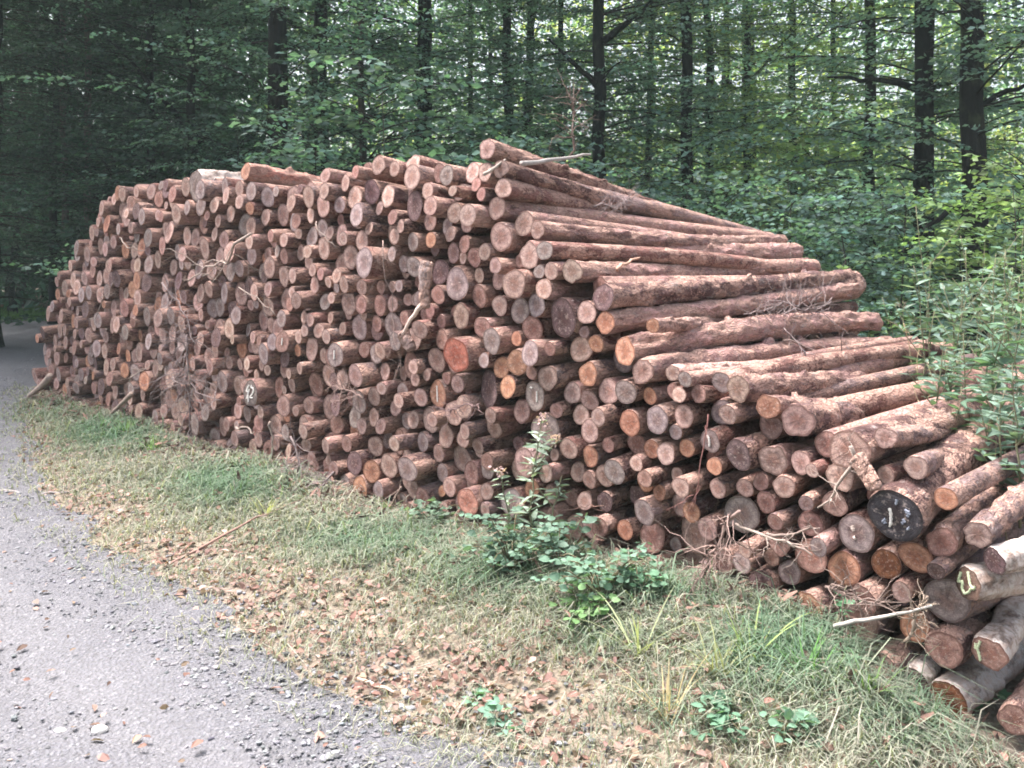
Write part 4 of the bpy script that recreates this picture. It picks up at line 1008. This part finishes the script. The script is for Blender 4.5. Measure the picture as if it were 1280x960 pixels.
# ------------------------------------------------------------------ dead twigs, sticks, splinters
def twig_path(A, B, r, n=9, wob=.03):
    t = np.linspace(0, 1, n)[:, None]; d = np.linalg.norm(B - A)
    w = np.cumsum(r.normal(0, wob * d, (n, 3)), axis=0); w -= w[-1] * t
    return A + (B - A) * t + w
def dead_branch(name, A, B, rad, side, label, cat, group=None, col=(.27, .21, .19), seed=0, wob=.03, spread=.35):
    r = np.random.RandomState(seed); A = np.asarray(A); B = np.asarray(B)
    root = empty(name, A, label, cat, group); mb = MB(); L = np.linalg.norm(B - A)
    pts = twig_path(A, B, r, 10, wob); V, fs = tube(pts, rad * np.linspace(1, .45, 10), 6); mb.add(V, fs, 0, tint=np.array(col))
    obj('stem', mb.mesh('stem', [M['twig']], off=A), root)
    if side:
        sb = MB()
        for k in range(int(side * 1.4)):
            i = r.randint(1, 9); d = norm(norm(B - A) * r.uniform(-.2, 1) + r.normal(0, .8, 3) - AX * .2); l = L * spread * r.uniform(.4, 1.1)
            q = twig_path(pts[i], pts[i] + d * l, r, 6, .05); V, fs = tube(q, rad * .42 * np.linspace(1, .3, 6), 4, False); sb.add(V, fs, 0, tint=np.array(col) * r.uniform(.7, 1.25))
            for m in range(2):
                j = r.randint(2, 6); e = q[j] + norm(d + r.normal(0, .9, 3)) * l * .45
                V, fs = tube(twig_path(q[j], e, r, 4, .05), rad * .2 * np.linspace(1, .3, 4), 3, False); sb.add(V, fs, 0, tint=np.array(col) * r.uniform(.7, 1.25))
        obj('twigs', sb.mesh('twigs', [M['twig']], off=A), root)
    return root
GD = 'dead branches caught on the pile'
PALE = (.33, .265, .235); GRY = (.25, .20, .20)
DB = [(318, 298, 235, 352, .013, 5, 'forked grey branch lying across the far upper log ends', PALE, .1), (150, 300, 182, 314, .007, 2, 'bent pale twig on the far log ends', PALE, .1),
      (205, 355, 245, 430, .007, 22, 'grey brushwood hanging down the far half of the pile', GRY, .14), (235, 420, 240, 545, .008, 30, 'thick tangle of grey brushwood reaching to the ground, far half', GRY, .14),
      (215, 470, 275, 500, .006, 24, 'wide spread brushwood low on the far half', GRY, .14), (232, 455, 239, 526, .010, 2, 'straight whitish stick standing in the grey brushwood', PALE, .12),
      (370, 545, 385, 640, .006, 32, 'fine brushwood bushing out at the grass edge left of centre', GRY, .16), (420, 590, 370, 650, .006, 24, 'second fine brushwood at the grass edge, right of the first', GRY, .16),
      (455, 500, 410, 480, .005, 22, 'dry twigs stuffed in a hollow near the pile centre', (.30, .21, .19), .08), (500, 610, 470, 655, .006, 16, 'dry twigs below the tan ringed log end', (.30, .22, .19), .12),
      (337, 528, 341, 570, .012, 0, 'short whitish stick upright before the low log ends', PALE, .13), (292, 532, 318, 540, .010, 0, 'short pale slat of wood lying on the low log ends', PALE, .12),
      (600, 505, 560, 510, .005, 20, 'small tangle of dark twigs below the large slanting dark end', (.22, .15, .15), .10), (540, 675, 565, 660, .008, 3, 'forked pale twig lying in the grass before the lowest log', PALE, .2),
      (925, 655, 1015, 694, .008, 12, 'pale forked twigs sticking out low in the shade', PALE, .18), (930, 640, 870, 725, .007, 26, 'dark brushwood spreading over the low log ends beside the brambles', (.27, .19, .17), .2),
      (960, 665, 1025, 660, .008, 8, 'thin curved dark twig crossing the black gap', (.25, .19, .17), .14), (1030, 735, 1110, 760, .006, 30, 'dry brushwood beneath the white birch stick', (.24, .18, .16), .16),
      (1130, 800, 1160, 745, .006, 22, 'dry stems rising beside the dark red end', (.33, .26, .21), .16), (880, 520, 866, 640, .004, 4, 'thin red runner hanging in front of the log ends', (.27, .13, .12), .06),
      (700, 640, 755, 632, .003, 5, 'thin runner hanging right of the flowering weed', (.30, .18, .15), .06), (480, 300, 500, 470, .004, 8, 'thin dry runner near the upper middle log ends', (.30, .22, .20), .05),
      (1062, 555, 1022, 635, .010, 4, 'peeling whitish branch hanging beside the split slab', PALE, .12), (300, 360, 345, 395, .006, 5, 'curved pale twig in the far upper half', PALE, .09),
      (395, 275, 420, 310, .005, 4, 'short twig under the hollow tan end', PALE, .08), (110, 400, 135, 360, .007, 3, 'pale twig leaning on the far end of the pile', PALE, .12),
      (160, 480, 190, 452, .008, 4, 'twisted pale root at the far foot of the pile', PALE, .12)]
for i, (x0, y0, x1, y1, rad, side, lb, col, out) in enumerate(DB):
    dead_branch('dead_branch', at(x0, y0, -out), at(x1, y1, -out * .9), rad * (.75 if side < 14 else 1.0), side, lb, 'branch', GD, col, 700 + i, spread=.5 if side > 14 else .35)
# twig bunch and branches lying on the terrace
def terr(px, py, p): return at(px, py, p)
DT = [(960, 398, 1.2, 1040, 372, 1.9, .006, 30, 'bunch of fine twigs lying in the middle of the terrace', GRY), (1005, 380, 1.4, 930, 392, 1.0, .005, 26, 'second bunch of fine twigs on the terrace, lower down', GRY),
      (965, 425, 1.2, 1100, 470, 1.7, .007, 6, 'long thin branch curving across the lower terrace logs', (.27, .2, .18)), (745, 255, .6, 790, 250, .9, .005, 26, 'twigs clinging under the slanting top log', GRY),
      (712, 195, .9, 717, 110, 1.0, .008, 18, 'upright broken stem with a twiggy tangle behind the slanting top log', (.15, .115, .10)), (1010, 448, 1.2, 980, 410, 1.2, .005, 5, 'short curled twig on the lower terrace', GRY),
      (770, 338, .3, 800, 322, .45, .010, 0, 'curled flap of torn bark on the upper terrace', (.48, .31, .24))]
for i, (x0, y0, p0, x1, y1, p1, rad, side, lb, col) in enumerate(DT):
    dead_branch('dead_branch', at(x0, y0, p0), at(x1, y1, p1), rad, side, lb, 'branch', GD, col, 800 + i, spread=.45)
def stick(A, B, rad, label, col, seed, name='stick', wob=.012):
    return dead_branch(name, A, B, rad, 0, label, 'stick', None, col, seed, wob)
stick(at(652, 204, .12), at(738, 193, .75), .015, 'white peeled birch pole lying on the topmost logs', (.36, .33, .32), 901, 'stick', .004)
stick(at(604, 218, -.06), at(632, 199, .02), .011, 'whitish splinter crossing a pale log end in the top row', (.42, .36, .32), 902, 'splinter')
stick(at(1042, 783, -.22), at(1165, 757, -.16), .008, 'thin white birch stick lying before the low log ends', (.40, .37, .35), 903, 'stick', .006)
def gpt(px, py, up=.01):
    u = (px - 640) / F; y = 4.0
    for _ in range(40):
        z = float(ground_z(u * y, y)); y = .5 * y + .5 * (EYE - z) * F / (py - HOR)
    return np.array([u * y, y, float(ground_z(u * y, y)) + up])
stick(gpt(-20, 617), gpt(88, 617), .012, 'grey stick lying across the road edge', (.30, .27, .27), 904)
stick(gpt(2, 645), gpt(45, 628), .008, 'shorter brown stick beside the grey one at the road edge', (.25, .17, .14), 905)
stick(gpt(443, 853, .015), gpt(497, 872, .015), .009, 'pale stick lying on the grass border beside the gravel', (.58, .43, .36), 906)
stick(gpt(195, 715, .015), gpt(375, 632, .03), .008, 'long thin reddish stick half buried in the verge grass', (.30, .19, .16), 907)
stick(at(62, 470, -.25), gpt(34, 500), .035, 'pale broken pole leaning at the far foot of the pile', (.36, .28, .245), 908, 'pole', .006)
stick(at(165, 492, -.15), gpt(135, 522), .022, 'pale stick leaning on the far log ends', (.33, .25, .215), 909, 'stick', .006)
stick(gpt(415, 632, .03), gpt(450, 655, .02), .008, 'short whitish stick in the grass at the foot of the pile', (.55, .46, .40), 910)

# the broken limb standing on end against the face, and the split slab
def slab(A, B, w, th, label, cat, name, col, seed, flare=.3):
    r = np.random.RandomState(seed); root = empty(name, A, label, cat); n = 26; t = np.linspace(0, 1, n)
    c = twig_path(np.asarray(A), np.asarray(B), r, n, .007); tn = norm(np.gradient(c, axis=0)); sd = norm(np.cross(tn, AX)); nn = np.cross(sd, tn)
    ww = w * (1 - flare * t) * (1 + np.convolve(r.normal(0, .16, n + 4), np.ones(5) / 5, 'valid')); ww[-1] *= .4; ww[0] *= .6
    th_ = np.arange(10) * 2 * pi / 10
    V = c[:, None, :] + (ww[:, None] * np.cos(th_))[..., None] * sd[:, None, :] + (th * (1 + r.normal(0, .10, (n, 10))) * np.sin(th_))[..., None] * nn[:, None, :]
    V = V.reshape(-1, 3); i = np.arange(n - 1)[:, None] * 10; j = np.arange(10)[None, :]; j2 = (j + 1) % 10
    q = np.stack([i + j, i + 10 + j, i + 10 + j2, i + j2], -1).reshape(-1, 4)
    lp = V * 1.0 + seed
    me = make_mesh(name, V - A, [q, np.arange(10)[None, :], (np.arange(10)[::-1] + (n - 1) * 10)[None, :]], [M['bark']], [0, 0, 0], {'lp': ('FLOAT_VECTOR', lp), 'tint': ('FLOAT_COLOR', np.tile(col, (len(V), 1)))})
    obj('wood', me, root); return root
slab(at(534, 326, -.16), at(530, 385, -.18), .050, .022, 'ragged piece of bark hanging upright among the upper log ends', 'bark piece', 'bark_piece', (.33, .28, .275), 31)
stick(at(529, 378, -.18), at(503, 418, -.2), .014, 'peeled whitish stick below the hanging ragged bark', (.62, .48, .43), 911)
slab(at(503, 415, -.17), at(515, 437, -.16), .045, .022, 'ragged bark lump at the end of the peeled whitish stick', 'bark piece', 'bark_piece', (.34, .26, .24), 33)
slab(at(1070, 570, -.12), at(1096, 612, -.14), .034, .009, 'slab of split pale bark wedged before the log ends', 'bark piece', 'bark_piece', (.46, .33, .28), 35)

# ------------------------------------------------------------------ verge grass, leaf litter, gravel
rg = np.random.RandomState(55)
def verge_pts(n, cmin=2.4, cmax=4.15, mx=.12):
    """Random ground points of the verge, denser towards the camera as seen."""
    s = rg.uniform(-10.4, 1.6, n); c = rg.uniform(cmin, cmax, n)
    x = (c + s * S2) / 2; y = c - x
    keep = (y > 1.9) & (on_road(x, y) < mx) & (x / np.maximum(y, .1) < .75)
    w = np.clip(6.0 / np.maximum(y, .5), .15, 2) / 2
    keep &= rg.rand(n) < w
    return x[keep], y[keep]
def patch(x, y, lst):
    g = np.zeros(len(x))
    px = 640 + F * x / y; py = HOR + F * (EYE - ground_z(x, y)) / y
    for cx, cy, rx, ry, a in lst: g = np.maximum(g, a * np.exp(-(((px - cx) / rx) ** 2 + ((py - cy) / ry) ** 2)))
    return g
GREEN = [(140, 545, 70, 22, 1), (290, 610, 80, 28, 1), (480, 680, 130, 28, .75), (640, 720, 120, 40, .8), (830, 745, 90, 28, .8), (990, 820, 110, 60, 1), (1160, 900, 120, 50, .7), (60, 520, 60, 18, .5),
         (880, 900, 120, 40, .45), (760, 800, 90, 30, .5)]
LITT = [(120, 640, 90, 30, .8), (240, 690, 120, 26, 1), (330, 740, 110, 40, .9), (520, 850, 130, 60, 1), (680, 880, 110, 60, 1), (420, 760, 140, 50, .7), (800, 930, 150, 60, .8), (60, 560, 80, 30, .6)]
x, y = verge_pts(340000, 2.2, 4.15, .3)
g = patch(x, y, GREEN); l = patch(x, y, LITT); inn = sstep(.30, -.30, on_road(x, y)) ** 1.6
keep = rg.rand(len(x)) < np.clip(.42 + .6 * g - .40 * l, .05, 1) * (.12 + .88 * inn)
x, y, g, l = x[keep], y[keep], g[keep], l[keep]; n = len(x); z = ground_z(x, y)
h = rg.uniform(.025, .075, n) * (1 + .45 * g) * (1 - .35 * l); tallm = rg.rand(n) < .035; h[tallm] *= rg.uniform(1.4, 2.6, tallm.sum())
az = rg.uniform(0, 6.28, n); ln = rg.uniform(.5, 2.2, n); wd = rg.uniform(.0012, .0027, n) * np.clip(y / 3.2, 1, 2.2)
b = np.stack([x, y, z], -1); dh = np.stack([np.cos(az), np.sin(az), 0 * az], -1); sd = np.stack([-np.sin(az), np.cos(az), 0 * az], -1)
mid = b + dh * (h * ln * .35)[:, None] + np.array([0, 0, 1.]) * (h * .68)[:, None]; tip = b + dh * (h * ln)[:, None] + np.array([0, 0, 1.]) * (h * np.clip(1.05 - .35 * ln, .3, 1))[:, None]
V = np.stack([b - sd * wd[:, None], b + sd * wd[:, None], mid + sd * wd[:, None] * .8, mid - sd * wd[:, None] * .8, tip], axis=1)
i0 = np.arange(n)[:, None] * 5
straw = np.array((.335, .308, .278)); grn = np.array((.115, .19, .125)); olive = np.array((.215, .225, .175))
mixr = np.clip(g * 1.1 + rg.normal(0, .28, n), 0, 1)[:, None]; mo = rg.rand(n, 1)
tn = (straw * mo + olive * (1 - mo)) * (1 - mixr) + grn * mixr
tn *= rg.uniform(.75, 1.3, (n, 1))
me = make_mesh('verge_grass', V.reshape(-1, 3), [i0 + np.array([[0, 1, 2, 3]]), i0 + np.array([[3, 2, 4]])], [M['grass']], [0, 0], {'tint': ('FLOAT_COLOR', np.repeat(tn, 5, axis=0))}, smooth=False)
tag(obj('verge_grass', me), 'dry and green grass of the verge between road and pile', 'grass', None, 'stuff')
# far grass strip beyond the bend
n = 9000; x = rg.uniform(-13, -4.5, n); y = rg.uniform(17.3, 19.3, n); z = ground_z(x, y); h = rg.uniform(.08, .2, n); a = rg.uniform(0, 6.28, n)
mb = MB(); leaves(mb, np.stack([x, y, z], -1), np.stack([np.cos(a) * .5, np.sin(a) * .5, np.ones(n)], -1), np.stack([-np.sin(a), np.cos(a), 0 * a], -1), h, np.array((.085, .17, .06)) * rg.uniform(.7, 1.3, (n, 1)), np.array([(0, .05, 0), (.6, .05, 0), (1, 0, .2), (.6, -.05, 0), (0, -.05, 0)]))
tag(obj('far_grass', mb.mesh('far_grass', [M['grass']], smooth=False)), 'strip of green grass beyond the bend of the road', 'grass', None, 'stuff')

# bark crumbs and broken twigs under the pile
n = 5200; c = rg.uniform(3.72, 4.32, n) - rg.rand(n) ** 3 * .35; s_ = rg.uniform(-10.3, 1.2, n); x = (c + s_ * S2) / 2; y = c - x
keep = (y > 2.2) & (on_road(x, y) < 0); x, y = x[keep], y[keep]; n = len(x); D = rg.normal(0, 1, (n, 3)); D[:, 2] *= .35
mb = MB(); leaves(mb, np.stack([x, y, ground_z(x, y) + rg.uniform(.004, .05, n)], -1), D, np.array([0, 0, 1.]) + rg.normal(0, .5, (n, 3)), rg.uniform(.02, .075, n), np.array((.16, .10, .082)) * rg.uniform(.45, 1.7, (n, 1)), np.array([(0, .08, 0), (.5, .15, .04), (1, .04, 0), (1, -.06, 0), (.5, -.14, .04), (0, -.1, 0)]))
tag(obj('bark_litter', mb.mesh('bark_litter', [M['twig']], smooth=False)), 'crumbs of bark and chips along the foot of the pile', 'litter', None, 'stuff')

# tufts: single tussocks with arching pale blades
def tuft(px, py, n, h, label, col, seed):
    r = np.random.RandomState(seed); B = gpt(px, py, 0); root = empty('grass_tuft', B, label, 'grass tuft', 'arching grass tufts on the verge'); mb = MB()
    for k in range(n):
        a = r.uniform(0, 6.28); l = h * r.uniform(.6, 1.2); t = np.linspace(0, 1, 7); ou = r.uniform(.3, 1.0)
        p = np.stack([cos(a) * l * ou * t, sin(a) * l * ou * t, l * (t - .55 * ou * t * t)], -1) + r.normal(0, .012, 3) * (1, 1, 0); s = np.array([-sin(a), cos(a), 0]); w = r.uniform(.002, .0042) * (1 - t ** 2 * .9)
        V = np.stack([p - s * w[:, None], p + s * w[:, None]], 1).reshape(-1, 3); i = np.arange(6)[:, None] * 2
        mb.add(V, [i + np.array([[0, 1, 3, 2]])], 0, tint=np.array(col) * r.uniform(.7, 1.3))
    obj('foliage', mb.mesh('foliage', [M['grass']]), root)
TF = [(900, 850, 26, .20, 'pale tuft with long arching blades right of the verge centre', (.30, .31, .17)), (335, 650, 30, .16, 'yellowish tuft before the foot of the pile, left of centre', (.33, .35, .15)), (800, 820, 20, .26, 'tuft of tall upright stalks beside the bramble patch', (.30, .33, .2)),
      (940, 830, 16, .22, 'tuft with one blade arching far over, near the leafy sprig', (.28, .36, .14)), (1010, 850, 30, .16, 'lush green tuft below the white birch stick', (.12, .26, .08)), (835, 900, 10, .24, 'sparse straw tuft near the lower edge', (.42, .34, .20)),
      (155, 545, 40, .15, 'lush green tuft before the far half of the pile', (.15, .28, .09)), (190, 565, 36, .14, 'lush green tuft next to the far one', (.16, .28, .09)), (480, 645, 30, .14, 'grey-green tuft touching the low logs', (.17, .24, .12)), (1085, 870, 22, .14, 'green tuft left of the lowest birch log', (.15, .25, .09))]
for i, q in enumerate(TF): tuft(*q, 60 + i)

# fallen leaves
x, y = verge_pts(80000, 1.0, 4.2, 1.3); l = patch(x, y, LITT); rd = on_road(x, y)
keep = rg.rand(len(x)) < np.where(rd < .08, .12 + .40 * l, .016); x, y = x[keep], y[keep]; n = len(x)
D = rg.normal(0, 1, (n, 3)); D[:, 2] *= .25; N = np.array([0, 0, 1.]) + rg.normal(0, .38, (n, 3))
pal = np.array([(.42, .27, .21), (.46, .34, .28), (.34, .22, .17), (.52, .40, .32), (.28, .20, .15), (.46, .32, .27), (.44, .37, .25), (.55, .46, .38), (.36, .30, .22)])
mb = MB(); leaves(mb, np.stack([x, y, ground_z(x, y) + rg.uniform(.006, .035, n)], -1), D, N, rg.uniform(.015, .05, n), pal[rg.randint(len(pal), size=n)] * (.60, .51, .55) * rg.uniform(.6, 1.3, (n, 1)), T6 * np.array([1, 1, 1.6]))
tag(obj('fallen_leaves', mb.mesh('fallen_leaves', [M['litter']], smooth=False)), 'fallen brown and reddish leaves scattered over the verge', 'leaves', None, 'stuff')

# loose gravel of the road
ico = np.array([(0, 0, 1), (.894, 0, .447), (.276, .851, .447), (-.724, .526, .447), (-.724, -.526, .447), (.276, -.851, .447), (.724, .526, -.447), (-.276, .851, -.447), (-.894, 0, -.447), (-.276, -.851, -.447), (.724, -.526, -.447), (0, 0, -1)])
icf = np.array([(0, 1, 2), (0, 2, 3), (0, 3, 4), (0, 4, 5), (0, 5, 1), (1, 6, 2), (2, 7, 3), (3, 8, 4), (4, 9, 5), (5, 10, 1), (6, 7, 2), (7, 8, 3), (8, 9, 4), (9, 10, 5), (10, 6, 1), (11, 7, 6), (11, 8, 7), (11, 9, 8), (11, 10, 9), (11, 6, 10)])
n = 60000; u = rg.uniform(-.62, .15, n); y = 1.9 + 11 * rg.rand(n) ** 2.2; x = u * y; rd = on_road(x, y)
keep = (rd > -.22 - .5 * rg.rand(n) ** 3) & (rg.rand(n) < np.where(rd < .5, .75, .26 - .17 * np.clip(ruts(rd / .72), 0, 1))); x, y, rd = x[keep], y[keep], rd[keep]; n = len(x)
sz = (.0026 + .0065 * rg.rand(n) ** 4)  + np.where((rd < .45) & (rg.rand(n) < .10), .007, 0) + np.where(rg.rand(n) < .006, .010, 0); z = ground_z(x, y) + .012 + np.minimum(np.maximum(rd, 0) / .72, .3) * .06 - .02 * ruts(rd / .72) - .006
V = ico[None] * (1 + rg.normal(0, .18, (n, 12, 1))) * sz[:, None, None] * np.stack([rg.uniform(.8, 1.4, n), rg.uniform(.7, 1.1, n), rg.uniform(.4, .75, n)], -1)[:, None, :]
a = rg.uniform(0, 6.28, n); ca, sa = np.cos(a)[:, None], np.sin(a)[:, None]
V = np.stack([V[..., 0] * ca - V[..., 1] * sa, V[..., 0] * sa + V[..., 1] * ca, V[..., 2]], -1) + np.stack([x, y, z], -1)[:, None, :]
fi = (icf[None] + (np.arange(n) * 12)[:, None, None]).reshape(-1, 3)
gc = np.array((.20, .202, .222)) * rg.uniform(.5, 1.45, (n, 1)) * (1 + rg.normal(0, .03, (n, 3)))
me = make_mesh('loose_gravel', V.reshape(-1, 3), [fi], [M['stone']], [0], {'tint': ('FLOAT_COLOR', np.repeat(gc, 12, axis=0))}, smooth=False)
tag(obj('loose_gravel', me), 'loose grey gravel strewn over the forest road', 'gravel', None, 'stuff')

def stone(px, py, s, label, col, seed):
    r = np.random.RandomState(seed); B = gpt(px, py, s * .25); 
    bm = ico * (1 + r.normal(0, .1, (12, 1))) * s * np.array([1.25, .9, .62])
    me = make_mesh('stone', bm, [icf], [M['stone']], [0], {'tint': ('FLOAT_COLOR', np.tile(col, (12, 1)))}, smooth=False)
    o = obj('stone', me, None, B); md = o.modifiers.new('round', 'SUBSURF'); md.levels = md.render_levels = 1
    tag(o, label, 'stone', 'single stones on the road')
ST = [(161, 763, .028, 'pale rounded stone on the road edge, the largest of the stones there', (.58, .54, .52)), (120, 745, .018, 'small pale stone left of the largest one', (.50, .46, .45)), (422, 888, .022, 'light grey stone at the gravel border below the pale stick', (.46, .46, .47)),
      (125, 915, .03, 'flat whitish stone in the bright lower corner of the road', (.58, .56, .55)), (500, 885, .02, 'grey stone right of the light one at the gravel border', (.38, .39, .41)), (530, 955, .026, 'grey stone at the lower edge of the gravel', (.42, .42, .44)), (470, 945, .02, 'dark grey stone near the lower gravel edge', (.28, .28, .30)), (75, 917, .024, 'second whitish stone in the lower corner, left of the flat one', (.55, .53, .52))]
for i, q in enumerate(ST): stone(*q, 20 + i)

# ------------------------------------------------------------------ haze added to veil the wood and lift its darks
hm = bpy.data.materials.new('haze'); hm.use_nodes = True; ht = hm.node_tree; ht.nodes.clear()
hv = ht.nodes.new('ShaderNodeVolumePrincipled'); hv.inputs['Color'].default_value = (.70, .90, .93, 1); hv.inputs['Density'].default_value = HAZE; hv.inputs['Anisotropy'].default_value = .1
ho = ht.nodes.new('ShaderNodeOutputMaterial'); ht.links.new(hv.outputs[0], ho.inputs['Volume'])
hb = np.array([(x, y, z) for x in (-95, 95) for y in (-65, 95) for z in (-1.3, 20.0)], float)
tag(obj('haze', make_mesh('haze', hb, [np.array([(0, 1, 3, 2), (4, 6, 7, 5), (0, 4, 5, 1), (2, 3, 7, 6), (0, 2, 6, 4), (1, 5, 7, 3)])], [hm], smooth=False)), 'thin haze added as a veil over the wood', 'haze', None, 'stuff')

# ------------------------------------------------------------------ light, sky, camera
w = bpy.data.worlds.new('World'); scene.world = w; w.use_nodes = True
nt = w.node_tree; nt.nodes.clear()
sky = nt.nodes.new('ShaderNodeTexSky'); sky.sky_type = 'NISHITA'; sky.sun_disc = False
SUN_EL, SUN_AZ = radians(66), radians(292)       # azimuth from +Y, clockwise: over the road, to the left of the viewer
sky.sun_elevation = SUN_EL; sky.sun_rotation = SUN_AZ
sky.air_density = 1.0; sky.dust_density = 8.0; sky.ozone_density = 1.0
bg = nt.nodes.new('ShaderNodeBackground'); bg.inputs[1].default_value = .125
wo = nt.nodes.new('ShaderNodeOutputWorld'); hs = nt.nodes.new('ShaderNodeHueSaturation'); hs.inputs['Saturation'].default_value = .6; nt.links.new(sky.outputs[0], hs.inputs['Color']); nt.links.new(hs.outputs[0], bg.inputs[0]); nt.links.new(bg.outputs[0], wo.inputs[0])
sl = bpy.data.lights.new('sun', 'SUN'); sl.energy = 2.3; sl.angle = radians(16); sl.color = (1, .93, .88)
so = link(bpy.data.objects.new('sun', sl))
dirv = np.array([sin(SUN_AZ) * cos(SUN_EL), cos(SUN_AZ) * cos(SUN_EL), sin(SUN_EL)])
import mathutils
so.rotation_euler = mathutils.Vector(dirv).to_track_quat('Z', 'Y').to_euler()

cd = bpy.data.cameras.new('camera'); cd.sensor_width = 36; cd.lens = 36 * F / 1280; cd.shift_y = -(480 - HOR) / 1280
cd.clip_end = 1000; cd.clip_start = .05
co = link(bpy.data.objects.new('camera', cd)); co.location = (0, 0, EYE); co.rotation_euler = (radians(90), 0, 0)
scene.camera = co

vs = scene.view_settings; vs.view_transform = 'Standard'; vs.look = 'None'; vs.exposure = 2.12; vs.gamma = 1
vs.use_curve_mapping = False
cy = scene.cycles
cy.volume_bounces = 1; cy.max_bounces = 6; cy.diffuse_bounces = 3; cy.glossy_bounces = 2; cy.transmission_bounces = 3; cy.transparent_max_bounces = 4
cy.caustics_reflective = cy.caustics_refractive = False
cy.use_denoising = True; cy.use_adaptive_sampling = True; cy.adaptive_threshold = .02
cy.filter_width = 1.8
scene.render.use_persistent_data = False
